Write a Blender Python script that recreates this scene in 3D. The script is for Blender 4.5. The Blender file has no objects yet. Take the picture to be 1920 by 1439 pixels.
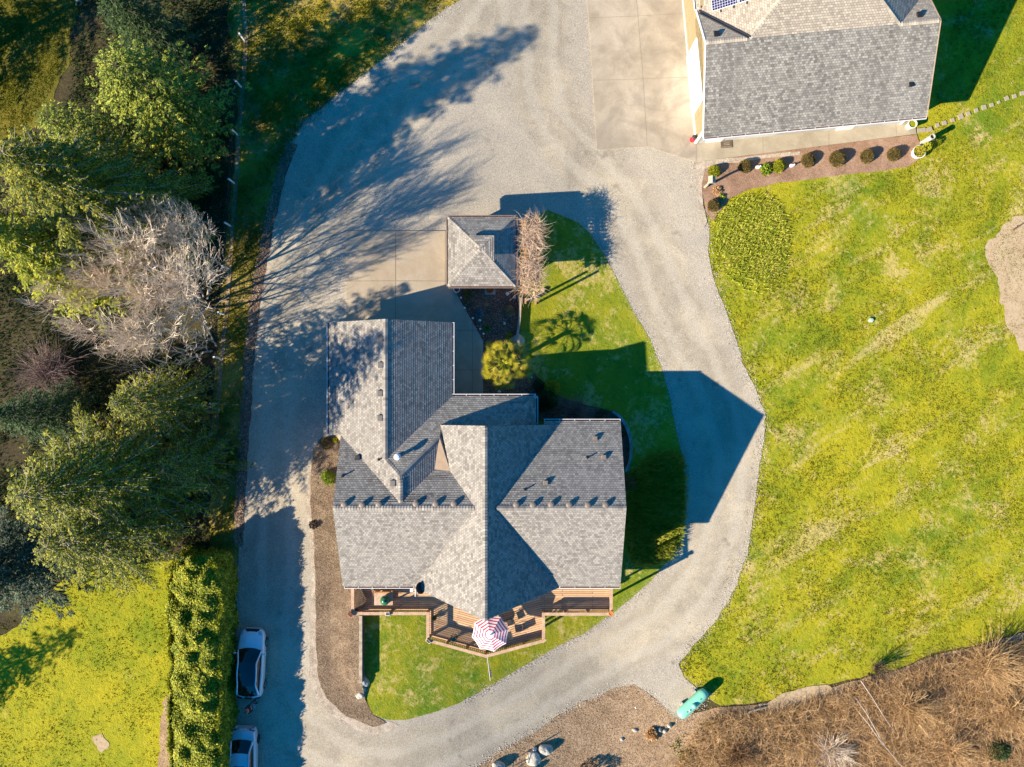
import bpy, bmesh, math, random
import numpy as np
from mathutils import Vector, Matrix, noise, geometry
R = math.radians
random.seed(7)
S = bpy.context.scene
COL = S.collection

# ---------------------------------------------------------------- camera
H, F, NX, NY = 54.0, 1450.0, 965.0, 760.0      # height above the drive, focal length and nadir in photo pixels
cd = bpy.data.cameras.new("camera"); cam = bpy.data.objects.new("camera", cd); COL.objects.link(cam)
cam.location = (0, 0, H); cam.rotation_euler = (0, 0, 0)
cd.sensor_width = 36; cd.lens = 36 * F / 1920
cd.shift_x = (960 - NX) / 1920; cd.shift_y = (NY - 719.5) / 1920
cd.clip_end = 600; cd.clip_start = 1
S.camera = cam
# ---------------------------------------------------------------- light
sv = Vector((-2285, -1210, 1450)).normalized()
EL = math.asin(sv.z)
w = bpy.data.worlds.new("World"); S.world = w; w.use_nodes = True
nt = w.node_tree; nt.nodes.clear()
sky = nt.nodes.new("ShaderNodeTexSky"); sky.sky_type = 'NISHITA'; sky.sun_disc = False
sky.sun_elevation = EL; sky.sun_rotation = math.atan2(sv.x, sv.y)
sky.air_density = 1.0; sky.dust_density = 0.3; sky.ozone_density = 2.5
hs = nt.nodes.new("ShaderNodeHueSaturation"); hs.inputs['Saturation'].default_value = 2.15
bg = nt.nodes.new("ShaderNodeBackground"); bg.inputs[1].default_value = 0.084
wo = nt.nodes.new("ShaderNodeOutputWorld")
nt.links.new(sky.outputs[0], hs.inputs['Color']); nt.links.new(hs.outputs[0], bg.inputs[0]); nt.links.new(bg.outputs[0], wo.inputs[0])
sl = bpy.data.lights.new("sun", 'SUN'); sl.energy = 5.0; sl.angle = R(0.55); sl.color = (1, 0.865, 0.655)
so = bpy.data.objects.new("sun", sl); COL.objects.link(so)
so.rotation_euler = (-sv).to_track_quat('-Z', 'Y').to_euler(); so.location = (-60, -30, 45)
S.view_settings.view_transform = 'Standard'; S.view_settings.look = 'None'
S.view_settings.exposure = 1.25; S.view_settings.gamma = 1
S.cycles.max_bounces = 6; S.cycles.diffuse_bounces = 3; S.cycles.transparent_max_bounces = 6

# ---------------------------------------------------------------- terrain and photo geometry
def smooth(t): t = max(0., min(1., t)); return t*t*(3-2*t)
def g(x, y):
    s = 1 - smooth((x + 10) / 19.)
    ge = 1.0 * math.tanh(.05 * (y + 1.5))
    return 2.0 * s + (1 - s) * ge
def gv(x, y):
    t = np.clip((x + 10) / 19., 0, 1); s = 1 - t*t*(3-2*t)
    return 2.0*s + (1-s)*np.tanh(.05*(y+1.5))
def U(px, py, z): return ((px - NX) * (H - z) / F, (NY - py) * (H - z) / F, z)
def G(px, py, dz=0.):
    z = 0.5
    for _ in range(8):
        x, y, _z = U(px, py, z); z = g(x, y)
    return Vector((x, y, z + dz))
def GT(px, py, hgt):      # ground foot of something whose top, hgt above its foot, shows at px,py
    z = 0.5
    for _ in range(10):
        x, y, _z = U(px, py, z + hgt); z = g(x, y)
    return Vector((x, y, z))

# ---------------------------------------------------------------- materials
MATS = {}
class NB:
    def __init__(s, name):
        s.m = bpy.data.materials.new(name); s.m.use_nodes = True; s.t = s.m.node_tree; s.t.nodes.clear()
        s.out = s.t.nodes.new("ShaderNodeOutputMaterial"); s.bs = s.t.nodes.new("ShaderNodeBsdfPrincipled")
        s.t.links.new(s.bs.outputs[0], s.out.inputs[0]); s.bs.inputs['Roughness'].default_value = .8
        s.bs.inputs['Specular IOR Level'].default_value = .25
        MATS[name] = s.m
    def n(s, kind, **kw):
        nd = s.t.nodes.new("ShaderNode" + kind)
        for k, v in kw.items():
            if k in nd.inputs.keys(): nd.inputs[k].default_value = v
            else: setattr(nd, k, v)
        return nd
    def l(s, a, b): s.t.links.new(a, b)
    def coords(s, kind='Object', scale=None):
        tc = s.n("TexCoord"); o = tc.outputs[kind]
        if scale:
            mp = s.n("Mapping"); mp.inputs['Scale'].default_value = scale; s.l(o, mp.inputs[0]); o = mp.outputs[0]
        return o
    def noise(s, co, scale, detail=4, rough=.6, dist=0.):
        n = s.n("TexNoise", Scale=scale, Detail=detail, Roughness=rough, Distortion=dist); s.l(co, n.inputs['Vector']); return n.outputs[0]
    def ramp(s, fac, stops, interp='LINEAR'):
        r = s.n("ValToRGB"); r.color_ramp.interpolation = interp; e = r.color_ramp.elements
        while len(e) < len(stops): e.new(.5)
        for i, (p, c) in enumerate(stops):
            e[i].position = p; e[i].color = (*c, 1) if not isinstance(c, (int, float)) else (c, c, c, 1)
        s.l(fac, r.inputs[0]); return r.outputs[0]
    def mix(s, fac, a, b, mode='MIX'):
        m = s.n("Mix"); m.data_type = 'RGBA'; m.blend_type = mode
        for v, i in ((fac, 0), (a, 6), (b, 7)):
            if isinstance(v, (int, float)): m.inputs[i].default_value = v
            elif isinstance(v, tuple): m.inputs[i].default_value = (*v, 1)
            else: s.l(v, m.inputs[i])
        return m.outputs[2]
    def math(s, op, a, b=None):
        m = s.n("Math"); m.operation = op
        for v, i in ((a, 0), (b, 1)):
            if v is None: continue
            if isinstance(v, (int, float)): m.inputs[i].default_value = v
            else: s.l(v, m.inputs[i])
        return m.outputs[0]
    def bump(s, h, strength=.5, dist=.05):
        b = s.n("Bump"); b.inputs['Strength'].default_value = strength; b.inputs['Distance'].default_value = dist
        s.l(h, b.inputs['Height']); s.l(b.outputs[0], s.bs.inputs['Normal'])
    def col(s, c):
        if isinstance(c, tuple): s.bs.inputs['Base Color'].default_value = (*c, 1)
        else: s.l(c, s.bs.inputs['Base Color'])
    def rough(s, r): s.bs.inputs['Roughness'].default_value = r
def plain(name, c, rough=.6, metal=0., var=.12, scale=6., spec=.4, bump=0.):
    b = NB(name); co = b.coords()
    f = b.noise(co, scale, 5, .65)
    d = tuple(max(0, x*(1-var*1.6)) for x in c); u = tuple(min(1, x*(1+var)) for x in c)
    b.col(b.ramp(f, [(.3, d), (.7, u)])); b.rough(rough); b.bs.inputs['Metallic'].default_value = metal
    b.bs.inputs['Specular IOR Level'].default_value = spec
    if bump: b.bump(b.noise(co, scale*4, 4), bump, .02)
    return b.m
# --- grass
def lawn(name, green=(.13,.20,.007), yel=(.37,.325,.011), tan=(.50,.38,.14), tanlo=.53, dark=(.03,.075,.006)):
    b = NB(name); co = b.coords()
    big = b.noise(co, .12, 3, .55, .3); mid = b.noise(co, .55, 5, .65, .6); fine = b.noise(co, 3.2, 5, .75, .4); vf = b.noise(co, 11, 3, .7)
    a = b.math('ADD', b.math('MULTIPLY', big, .45), b.math('MULTIPLY', mid, .55))
    c = b.ramp(a, [(.36, green), (.47, tuple(.5*(x+y) for x, y in zip(green, yel))), (.60, yel)])
    t = b.math('ADD', b.math('MULTIPLY', b.noise(co, .33, 6, .75, .5), .6), b.math('MULTIPLY', fine, .4))
    c = b.mix(b.ramp(t, [(tanlo, 0.), (tanlo+.07, .8)]), c, tan)
    c = b.mix(b.ramp(fine, [(.30, .6), (.46, 0.)]), c, dark)
    c = b.mix(b.ramp(vf, [(.30, .4), (.45, 0.)]), c, dark)
    c = b.mix(b.ramp(vf, [(.60, 0.), (.74, .45)]), c, tuple(min(1, x*1.35) for x in yel))
    if name == 'lawn_east':
        m0 = b.n("Mapping"); m0.inputs['Rotation'].default_value = (0, 0, R(-33)); b.l(co, m0.inputs[0]); mp = b.n("Mapping"); mp.inputs['Scale'].default_value = (.12, .62, 1); b.l(m0.outputs[0], mp.inputs[0])
        sx = b.n("SeparateXYZ"); b.l(co, sx.inputs[0]); msk = b.ramp(b.math('DIVIDE', b.math('ADD', sx.outputs[0], b.math('MULTIPLY', mid, 14.)), 60.), [(.35, 0.), (.5, 1.)])
        stp = b.ramp(b.math('ADD', b.math('MULTIPLY', b.noise(mp.outputs[0], 1., 3, .6, .3), .75), b.math('MULTIPLY', fine, .25)), [(.56, 0.), (.64, .5)])
        c = b.mix(b.math('MULTIPLY', stp, msk), c, (.60,.45,.22))
    b.col(c); b.rough(.9)
    b.bump(b.math('ADD', b.math('MULTIPLY', fine, 1.), b.math('MULTIPLY', vf, .5)), .7, .12)
    return b.m
lawn('lawn_east'); lawn('lawn_island', green=(.095,.18,.008), yel=(.30,.28,.012), tan=(.48,.37,.14), tanlo=.52)
lawn('lawn_west', green=(.19,.235,.006), yel=(.39,.34,.010), tan=(.50,.40,.09), tanlo=.60)
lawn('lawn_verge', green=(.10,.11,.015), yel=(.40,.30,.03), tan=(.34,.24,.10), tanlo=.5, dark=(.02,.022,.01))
def dirt(name, stops, scale=1.2, fine=9., bump=.8, flecks=None, dist=.06):
    b = NB(name); co = b.coords()
    a = b.math('ADD', b.math('MULTIPLY', b.noise(co, scale, 5, .7, .4), .45), b.math('MULTIPLY', b.noise(co, fine, 5, .8), .55))
    c = b.ramp(a, stops)
    if flecks:
        v = b.n("TexVoronoi", Scale=flecks[0]); b.l(co, v.inputs['Vector'])
        c = b.mix(b.ramp(v.outputs['Distance'], [(flecks[1], .9), (flecks[1]+.07, 0.)]), c, flecks[2])
    b.col(c); b.rough(.95); b.bump(b.noise(co, fine, 6, .8), bump, dist)
    return b.m
lawn('lawn_painted_shade', green=(.06,.07,.008), yel=(.16,.13,.012), tan=(.2,.15,.05), tanlo=.58)  # shade of the northwest corner is put into this darker lawn colour
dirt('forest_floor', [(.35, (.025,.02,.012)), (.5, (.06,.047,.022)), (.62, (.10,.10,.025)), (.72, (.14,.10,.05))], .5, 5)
dirt('mulch', [(.36, (.07,.045,.03)), (.5, (.22,.155,.10)), (.62, (.38,.285,.19))], .8, 10, 1., (7., .1, (.45,.30,.2)))
dirt('mulch_dark', [(.36, (.04,.02,.014)), (.5, (.15,.075,.05)), (.62, (.3,.17,.11))], .8, 10, 1., (8., .1, (.40,.25,.18)))
dirt('bark_red', [(.36, (.14,.08,.05)), (.5, (.31,.19,.125)), (.65, (.45,.31,.22))], .8, 12, .8, (10., .08, (.5,.36,.27)))
dirt('leafy_soil', [(.34, (.18,.11,.055)), (.5, (.38,.255,.15)), (.66, (.58,.42,.27))], .7, 7, 1.)
dirt('sand', [(.3, (.26,.18,.10)), (.48, (.43,.32,.20)), (.7, (.52,.41,.28))], .6, 6, .5, (2.6, .06, (.3,.2,.1)))
dirt('leaf_edge', [(.36, (.07,.03,.025)), (.5, (.22,.11,.08)), (.62, (.38,.22,.16))], 1.5, 12, 1., (9., .12, (.50,.33,.26)))
dirt('pebbles', [(.36, (.22,.17,.12)), (.5, (.45,.37,.29)), (.65, (.66,.58,.48))], 1.5, 14, 1., (8., .13, (.78,.72,.62)))
# gravel with wheel tracks (attribute: metres from the middle of the lane)
b = NB('gravel'); co = b.coords(); at = b.n("Attribute"); at.attribute_name = 'lane'
wob = b.math('MULTIPLY', b.math('SUBTRACT', b.noise(co, .35, 3), .5), 1.6)
d = b.math('ABSOLUTE', b.math('ADD', at.outputs['Fac'], wob))
spk = b.noise(co, 13, 3, .8); mid = b.noise(co, .5, 5, .65, .8); big = b.noise(co, .16, 3, .6)
c = b.ramp(b.math('ADD', b.math('MULTIPLY', mid, .5), b.math('MULTIPLY', big, .5)), [(.38, (.28,.24,.18)), (.5, (.37,.315,.235)), (.62, (.50,.42,.30))])
v = b.n("TexVoronoi", Scale=20.); b.l(co, v.inputs['Vector'])
edge = b.ramp(d, [(.0, .25), (.3, .0), (.62, 1.)])
edge.node.color_ramp.elements[2].position = .99
dn = b.math('DIVIDE', d, 4.)
edge = b.ramp(dn, [(.02, .35), (.12, .0), (.30, .0), (.62, 1.)])
c = b.mix(b.math('MULTIPLY', edge, .55), c, b.mix(b.ramp(v.outputs['Distance'], [(.2, 0.), (.55, 1.)]), (.22,.20,.18), (.50,.445,.37)))
c = b.mix(b.ramp(dn, [(.08, 0.), (.17, .45), (.27, .45), (.36, 0.)]), c, (.50,.45,.37))
c = b.mix(b.ramp(spk, [(.34, .5), (.48, 0.)]), c, (.14,.125,.105)); c = b.mix(b.ramp(spk, [(.55, 0.), (.68, .6)]), c, (.62,.58,.50))
st = b.noise(co, .9, 2, .5); c = b.mix(b.ramp(st, [(.68, 0.), (.75, .5)]), c, (.17,.145,.11))
b.col(c); b.rough(.95)
b.bump(b.math('ADD', spk, b.math('MULTIPLY', v.outputs['Distance'], .5)), .6, .03)
def concrete(name, a, bb, sc=.35, patch=(.30,.24,.15)):
    b = NB(name); co = b.coords(); f = b.noise(co, sc, 6, .7, .5)
    c = b.ramp(f, [(.35, a), (.62, bb)])
    c = b.mix(b.ramp(b.noise(co, .28, 4, .6, 1.), [(.5, 0.), (.62, .5)]), c, patch)
    c = b.mix(b.ramp(b.noise(co, 18, 3, .7), [(.35, .25), (.5, 0.)]), c, tuple(x*.5 for x in a))
    b.col(c); b.rough(.85); b.bump(b.noise(co, 25, 3), .25, .01); return b.m
concrete('concrete_pad', (.34,.275,.20), (.45,.375,.285), patch=(.36,.28,.19)); concrete('concrete_shop', (.33,.275,.205), (.47,.40,.31), .5, (.24,.205,.165))
concrete('concrete_walk', (.30,.255,.185), (.42,.36,.27), .5, (.27,.23,.165)); concrete('stone', (.30,.28,.24), (.55,.52,.46), 2.)
concrete('stone_blue', (.16,.18,.19), (.34,.36,.36), 2.); concrete('grey_wall', (.42,.43,.42), (.56,.56,.54), 1.)
plain('joint', (.24,.19,.135), .9)
# shingles, UV in metres: u along the course, v up the slope
def shingle(name, c1, c2, mort, stain=0., lowspec=True, extra=(.42,.36,.30)):
    b = NB(name); uv = b.n("UVMap"); uv.uv_map = 'uv'
    mp = b.n("Mapping"); b.l(uv.outputs[0], mp.inputs[0])
    def brk(wd, sq, off):
        t = b.n("TexBrick"); t.offset = off; t.squash = 1; t.inputs['Scale'].default_value = 1.; t.inputs['Brick Width'].default_value = wd
        t.inputs['Row Height'].default_value = .145; t.inputs['Mortar Size'].default_value = .008; t.inputs['Mortar Smooth'].default_value = .3
        t.inputs['Color1'].default_value = (0,0,0,1); t.inputs['Color2'].default_value = (1,1,1,1); t.inputs['Mortar'].default_value = (.5,.5,.5,1)
        b.l(mp.outputs[0], t.inputs['Vector']); return t
    t1 = brk(.18, 1, .5); t2 = brk(.31, 1, .35)
    f = b.math('ADD', b.math('MULTIPLY', t1.outputs[0], .75), b.math('MULTIPLY', t2.outputs[0], .25))
    c = b.ramp(f, [(.05, c1), (.5, tuple(.5*(x+y) for x, y in zip(c1, c2))), (.95, c2)])
    co = b.coords()
    c = b.mix(b.ramp(b.noise(co, .35, 4, .6), [(.40, 0.), (.62, .35)]), c, extra)
    if stain:
        sm = b.noise(b.coords('Object', (1.6, .12, .12)), 1., 5, .7); c = b.mix(b.math('MULTIPLY', b.ramp(sm, [(.42, 0.), (.62, 1.)]), stain), c, (.11,.105,.10))
    c = b.mix(t1.outputs['Fac'], c, mort)
    c = b.mix(b.ramp(b.noise(co, 35, 2, .7), [(.35, .25), (.55, 0.)]), c, mort)
    b.col(c); b.rough(.95); b.bump(b.math('MULTIPLY', t1.outputs['Fac'], -1.), .5, .01); return b.m
shingle('shingle', (.17,.155,.145), (.40,.37,.33), (.08,.075,.07), extra=(.34,.315,.285))
shingle('shingle_stained', (.13,.12,.115), (.40,.38,.34), (.09,.085,.08), .35, extra=(.30,.285,.265))
shingle('shingle_warm', (.27,.23,.19), (.52,.46,.37), (.14,.12,.10))
def boards(name, c1, c2, wd=.14, kind='Object'):
    b = NB(name); co = b.n("UVMap"); co.uv_map = 'uv'; co = co.outputs[0]
    t = b.n("TexBrick"); t.offset = .37; t.inputs['Scale'].default_value = 1.; t.inputs['Brick Width'].default_value = 3.2; t.inputs['Row Height'].default_value = wd
    t.inputs['Mortar Size'].default_value = .012; t.inputs['Color1'].default_value = (*c1, 1); t.inputs['Color2'].default_value = (*c2, 1); t.inputs['Mortar'].default_value = (.06,.03,.02,1)
    b.l(co, t.inputs['Vector']); m = b.n("Mapping"); m.inputs['Scale'].default_value = (1, 9, 1); b.l(co, m.inputs[0])
    c = b.mix(b.ramp(b.noise(m.outputs[0], 3, 5, .7), [(.35, .4), (.6, 0.)]), t.outputs[0], tuple(x*.5 for x in c1))
    b.col(c); b.rough(.8); b.bump(b.math('MULTIPLY', t.outputs['Fac'], -1.), .6, .01); return b.m
boards('deck_boards', (.52,.32,.18), (.70,.47,.29)); boards('siding', (.34,.265,.15), (.38,.30,.175), .2); boards('house_siding', (.36,.29,.2), (.40,.33,.23), .2)
plain('cap_wood', (.50,.33,.22), .75, var=.2, scale=3); plain('rail_wood', (.42,.24,.12), .75, var=.25, scale=4); plain('orange_wood', (.52,.25,.06), .6, var=.2)
plain('grey_wood', (.40,.34,.25), .9, var=.25, scale=3); plain('dark_wood', (.14,.10,.08), .9, var=.3)
plain('white_paint', (.80,.78,.76), .45, var=.04); plain('white_metal', (.78,.79,.80), .35, .1, var=.05); plain('gutter_in', (.12,.045,.03), .9, var=.4, scale=9)
plain('dark_metal', (.05,.05,.055), .5, .2, var=.2); plain('vent_grey', (.16,.15,.14), .6, .3, var=.2); plain('vent_brown', (.24,.20,.17), .6, .2, var=.2)
plain('black_plastic', (.02,.02,.022), .45, var=.2); plain('rubber', (.015,.015,.016), .8); plain('chrome', (.6,.6,.6), .2, .9)
plain('cricket_tan', (.40,.29,.20), .85, var=.1, scale=3); plain('grille_dark', (.03,.03,.035), .5)
plain('terracotta', (.50,.20,.09), .8, var=.2); plain('orange_pot', (.75,.22,.04), .5); plain('red_paint', (.55,.03,.04), .4); plain('cream_pot', (.74,.66,.52), .7)
plain('tank_mint', (.22,.62,.44), .35, var=.07, scale=2.); plain('kamado_green', (.02,.14,.06), .22, var=.1); plain('tile_top', (.52,.35,.25), .7, var=.2, scale=3)
plain('umb_white', (.84,.80,.80), .8, var=.03); plain('umb_red', (.62,.03,.09), .8, var=.05); plain('flag_blue', (.03,.05,.25), .8)
plain('blue_plastic', (.1,.2,.5), .5); plain('teal_glass', (.02,.5,.4), .2); plain('cyan_glass', (.2,.75,.8), .25); plain('utility_green', (.38,.55,.40), .6)
plain('doormat', (.12,.085,.06), .95, var=.4, scale=12)
for nm, c, r in (('car_white', (.74,.76,.80), .22), ('car_silver', (.58,.60,.66), .25)):
    m = plain(nm, c, r, .15, var=.03); bs = [n for n in m.node_tree.nodes if n.type == 'BSDF_PRINCIPLED'][0]; bs.inputs['Coat Weight'].default_value = .6; bs.inputs['Coat Roughness'].default_value = .05
def glossy(name, c, r=.06, spec=.8):
    b = NB(name); b.col(b.ramp(b.noise(b.coords(), 2., 3), [(.3, tuple(x*.8 for x in c)), (.7, c)])); b.rough(r); b.bs.inputs['Specular IOR Level'].default_value = spec; return b.m
glossy('car_glass', (.008,.013,.016)); glossy('window_glass', (.03,.045,.055)); glossy('tail_red', (.35,.01,.015), .15); glossy('lamp_clear', (.55,.6,.65), .1)
plain('skin', (.52,.30,.22), .6, var=.05); plain('hair_red', (.34,.12,.05), .6, var=.3, scale=30); plain('shirt_black', (.02,.022,.03), .9); plain('jeans', (.06,.10,.22), .9, var=.3); plain('shoe', (.03,.03,.03), .7)
# solar cells
b = NB('solar_cells'); uv = b.n("UVMap"); uv.uv_map = 'uv'; t = b.n("TexBrick"); t.offset = 0; t.inputs['Scale'].default_value = 1.; t.inputs['Brick Width'].default_value = .16; t.inputs['Row Height'].default_value = .16
t.inputs['Mortar Size'].default_value = .007; t.inputs['Mortar Smooth'].default_value = 0.; t.inputs['Color1'].default_value = (.018,.018,.075,1); t.inputs['Color2'].default_value = (.03,.025,.10,1); t.inputs['Mortar'].default_value = (.7,.72,.75,1)
b.l(uv.outputs[0], t.inputs['Vector']); b.col(t.outputs[0]); b.rough(.15)
# foliage: random tone per leaf plus clumps
def leafmat(name, dark, midc, light, trans=.25, clump=1.1, rough=.6, byobj=False):
    b = NB(name); co = b.coords(); ge = b.n("NewGeometry")
    oi = b.n("ObjectInfo"); rnd = b.math('ADD', b.math('MULTIPLY', oi.outputs['Random'], .7), b.math('MULTIPLY', ge.outputs['Random Per Island'], .3)) if byobj else ge.outputs['Random Per Island']
    f = b.math('ADD', b.math('MULTIPLY', rnd, .75 if byobj else .45), b.math('MULTIPLY', b.noise(co, clump, 4, .6), .25 if byobj else .55))
    c = b.ramp(f, [(.22, dark), (.5, midc), (.75, light)])
    b.col(c); b.rough(rough)
    tr = b.n("BsdfTranslucent"); b.l(c, tr.inputs[0]); mx = b.n("MixShader"); mx.inputs[0].default_value = trans
    b.l(b.bs.outputs[0], mx.inputs[1]); b.l(tr.outputs[0], mx.inputs[2]); b.l(mx.outputs[0], b.out.inputs[0]); return b.m
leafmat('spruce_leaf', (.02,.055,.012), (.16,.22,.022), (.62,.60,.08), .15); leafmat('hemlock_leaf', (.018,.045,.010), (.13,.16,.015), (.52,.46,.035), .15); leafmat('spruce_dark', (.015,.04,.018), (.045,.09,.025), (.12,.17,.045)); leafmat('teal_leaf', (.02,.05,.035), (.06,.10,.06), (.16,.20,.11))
leafmat('blue_leaf', (.06,.11,.10), (.14,.22,.20), (.28,.38,.34)); leafmat('hedge_leaf', (.07,.12,.01), (.26,.30,.015), (.62,.56,.05), clump=1.6)
leafmat('dark_leaf', (.015,.04,.015), (.04,.09,.025), (.09,.15,.04)); leafmat('palm_leaf', (.13,.16,.01), (.42,.40,.02), (.85,.72,.09), .12, byobj=True)
leafmat('shrub_leaf', (.07,.055,.02), (.17,.13,.04), (.32,.24,.09)); leafmat('bright_leaf', (.08,.16,.01), (.22,.34,.02), (.48,.52,.06)); leafmat('yellow_leaf', (.2,.22,.01), (.45,.42,.02), (.65,.6,.06))
leafmat('brown_leaf', (.09,.04,.02), (.25,.13,.06), (.45,.28,.15)); leafmat('tall_grass', (.16,.22,.012), (.33,.37,.025), (.56,.52,.11)); leafmat('straw', (.26,.15,.06), (.62,.39,.18), (.92,.66,.38))
leafmat('tuft', (.09,.14,.01), (.20,.215,.015), (.36,.32,.04)); leafmat('litter', (.12,.08,.05), (.29,.205,.135), (.54,.42,.31)); leafmat('bluegrey_leaf', (.1,.15,.18), (.2,.28,.33), (.35,.45,.5))
leafmat('twig_pale', (.42,.33,.25), (.70,.57,.45), (.88,.76,.62), 0.); leafmat('vine_pink', (.34,.21,.14), (.60,.43,.31), (.84,.66,.50), 0.)
leafmat('twig_purple', (.10,.06,.06), (.22,.15,.14), (.36,.26,.24), 0.); leafmat('twig_dark', (.04,.03,.02), (.10,.07,.05), (.2,.14,.1), 0.)
leafmat('pebble_stone', (.20,.17,.14), (.42,.37,.31), (.75,.70,.62), 0., .6, .9)
plain('bark', (.13,.10,.08), .95, var=.4, scale=5, bump=.6); plain('bark_pale', (.38,.32,.27), .95, var=.35, scale=4, bump=.5); plain('limb_grey', (.40,.35,.28), .95, var=.2)

# ---------------------------------------------------------------- mesh helpers
def link(o, parent=None):
    COL.objects.link(o)
    if parent: o.parent = parent
    return o
class MB:
    def __init__(s): s.v = []; s.f = []; s.uv = []; s.has = False
    def add(s, vs, fs, uvs=None):
        n = len(s.v); s.v += [tuple(x) for x in vs]; s.f += [tuple(i+n for i in f) for f in fs]
        s.uv += [tuple(x) for x in uvs] if uvs is not None else [(x[0], x[1]) for x in vs]; s.has = s.has or uvs is not None
        return s
    def box(s, c, d, rz=0., rx=0., ry=0.):
        m = Matrix.Translation(c) @ Matrix.Rotation(rz, 4, 'Z') @ Matrix.Rotation(ry, 4, 'Y') @ Matrix.Rotation(rx, 4, 'X')
        vs = [m @ Vector((x*d[0]/2, y*d[1]/2, z*d[2]/2)) for x in (-1,1) for y in (-1,1) for z in (-1,1)]
        return s.add(vs, [(0,1,3,2),(4,6,7,5),(0,4,5,1),(2,3,7,6),(0,2,6,4),(1,5,7,3)])
    def beam(s, a, b, w, h):
        a = Vector(a); b = Vector(b); d = b-a; L = d.length; rz = math.atan2(d.y, d.x); ry = -math.asin(max(-1, min(1, d.z/L)))
        return s.box((a+b)/2, (L, w, h), rz, 0, ry)
    def tube(s, pts, rad, n=6, cap=True):
        pts = [Vector(p) for p in pts]; rad = rad if isinstance(rad, (list, tuple)) else [rad]*len(pts)
        vs = []; fs = []; up = Vector((0,0,1)); prev = None
        for i, p in enumerate(pts):
            t = (pts[min(i+1, len(pts)-1)] - pts[max(i-1, 0)]).normalized()
            if prev is None: prev = t.orthogonal().normalized()
            u = (prev - t*prev.dot(t)); u = u.normalized() if u.length > 1e-5 else t.orthogonal().normalized(); prev = u; q = t.cross(u)
            vs += [p + (u*math.cos(2*math.pi*k/n) + q*math.sin(2*math.pi*k/n))*rad[i] for k in range(n)]
            if i: fs += [((i-1)*n+k, (i-1)*n+(k+1)%n, i*n+(k+1)%n, i*n+k) for k in range(n)]
        if cap: fs += [tuple(reversed(range(n))), tuple((len(pts)-1)*n+k for k in range(n))]
        return s.add(vs, fs)
    def lathe(s, prof, c=(0,0,0), n=16, sx=1., sy=1.):
        vs = []; fs = []; c = Vector(c)
        for i, (r, z) in enumerate(prof):
            vs += [c + Vector((math.cos(2*math.pi*k/n)*r*sx, math.sin(2*math.pi*k/n)*r*sy, z)) for k in range(n)]
            if i: fs += [((i-1)*n+k, (i-1)*n+(k+1)%n, i*n+(k+1)%n, i*n+k) for k in range(n)]
        fs += [tuple(reversed(range(n))), tuple((len(prof)-1)*n+k for k in range(n))]
        return s.add(vs, fs)
    def prism(s, poly, z0, z1):        # z0/z1 numbers or functions of x,y
        n = len(poly); f0 = z0 if callable(z0) else (lambda x, y: z0); f1 = z1 if callable(z1) else (lambda x, y: z1)
        vs = [(x, y, f0(x, y)) for x, y in poly] + [(x, y, f1(x, y)) for x, y in poly]
        a = sum(poly[i][0]*poly[(i+1) % n][1] - poly[(i+1) % n][0]*poly[i][1] for i in range(n))
        fs = [tuple(range(n)), tuple(range(2*n-1, n-1, -1))] + [(i, i+n, (i+1) % n+n, (i+1) % n) for i in range(n)]
        if a > 0: fs = [tuple(reversed(f)) for f in fs]
        return s.add(vs, fs)
    def build(s, name, mat, parent=None, loc=None, smooth=False):
        me = bpy.data.meshes.new(name); me.from_pydata(s.v, [], s.f)
        me.materials.append(MATS[mat])
        if s.has:
            ul = me.uv_layers.new(name='uv'); li = np.empty(len(me.loops), int); me.loops.foreach_get('vertex_index', li)
            ul.data.foreach_set('uv', np.array(s.uv, float)[li].ravel())
        if smooth: me.polygons.foreach_set('use_smooth', [True]*len(me.polygons))
        me.update(); o = bpy.data.objects.new(name, me)
        if loc is not None: o.location = loc
        return link(o, parent)
def tag(o, label=None, cat=None, group=None, kind=None):
    for k, v in (('label', label), ('category', cat), ('group', group), ('kind', kind)):
        if v: o[k] = v
    return o
def thing(name, loc, label, cat, group=None, rz=0.):
    e = bpy.data.objects.new(name, None); e.empty_display_size = .3; e.location = loc; e.rotation_euler = (0, 0, rz)
    link(e); return tag(e, label, cat, group)
def copy_tree(o, parent=None):
    c = o.copy(); COL.objects.link(c)
    if parent: c.parent = parent
    for ch in o.children: copy_tree(ch, c)
    return c
def pick(o, new):
    """first use keeps the original, later ones copy it"""
    if not o.get('_used'): o['_used'] = 1; return o
    return copy_tree(o)
def fast(name, V, Fq, mat, parent=None, loc=None):
    """V (n,3), Fq (m,k) arrays"""
    me = bpy.data.meshes.new(name); n, m, k = len(V), len(Fq), Fq.shape[1]
    me.vertices.add(n); me.vertices.foreach_set('co', np.ascontiguousarray(V, np.float32).ravel())
    me.loops.add(m*k); me.loops.foreach_set('vertex_index', np.ascontiguousarray(Fq, np.int32).ravel())
    me.polygons.add(m); me.polygons.foreach_set('loop_start', np.arange(0, m*k, k, dtype=np.int32)); me.polygons.foreach_set('loop_total', np.full(m, k, np.int32))
    me.update(calc_edges=True); me.materials.append(MATS[mat]); o = bpy.data.objects.new(name, me)
    if loc is not None: o.location = loc
    return link(o, parent)
def leaves_arrays(P, D, W, size_l, size_w, bend=0.):
    """diamond leaves: P base points, D direction, W side direction (all n,3)"""
    n = len(P); sl = np.broadcast_to(np.asarray(size_l, float), (n,))[:, None]; sw = np.broadcast_to(np.asarray(size_w, float), (n,))[:, None]
    mid = P + D*sl*.45; V = np.stack([P, mid + W*sw*.5, P + D*sl, mid - W*sw*.5], 1).reshape(-1, 3)
    return V, np.arange(4*n).reshape(n, 4)
def unit(a): return a / np.maximum(np.linalg.norm(a, axis=-1, keepdims=True), 1e-9)

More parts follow.
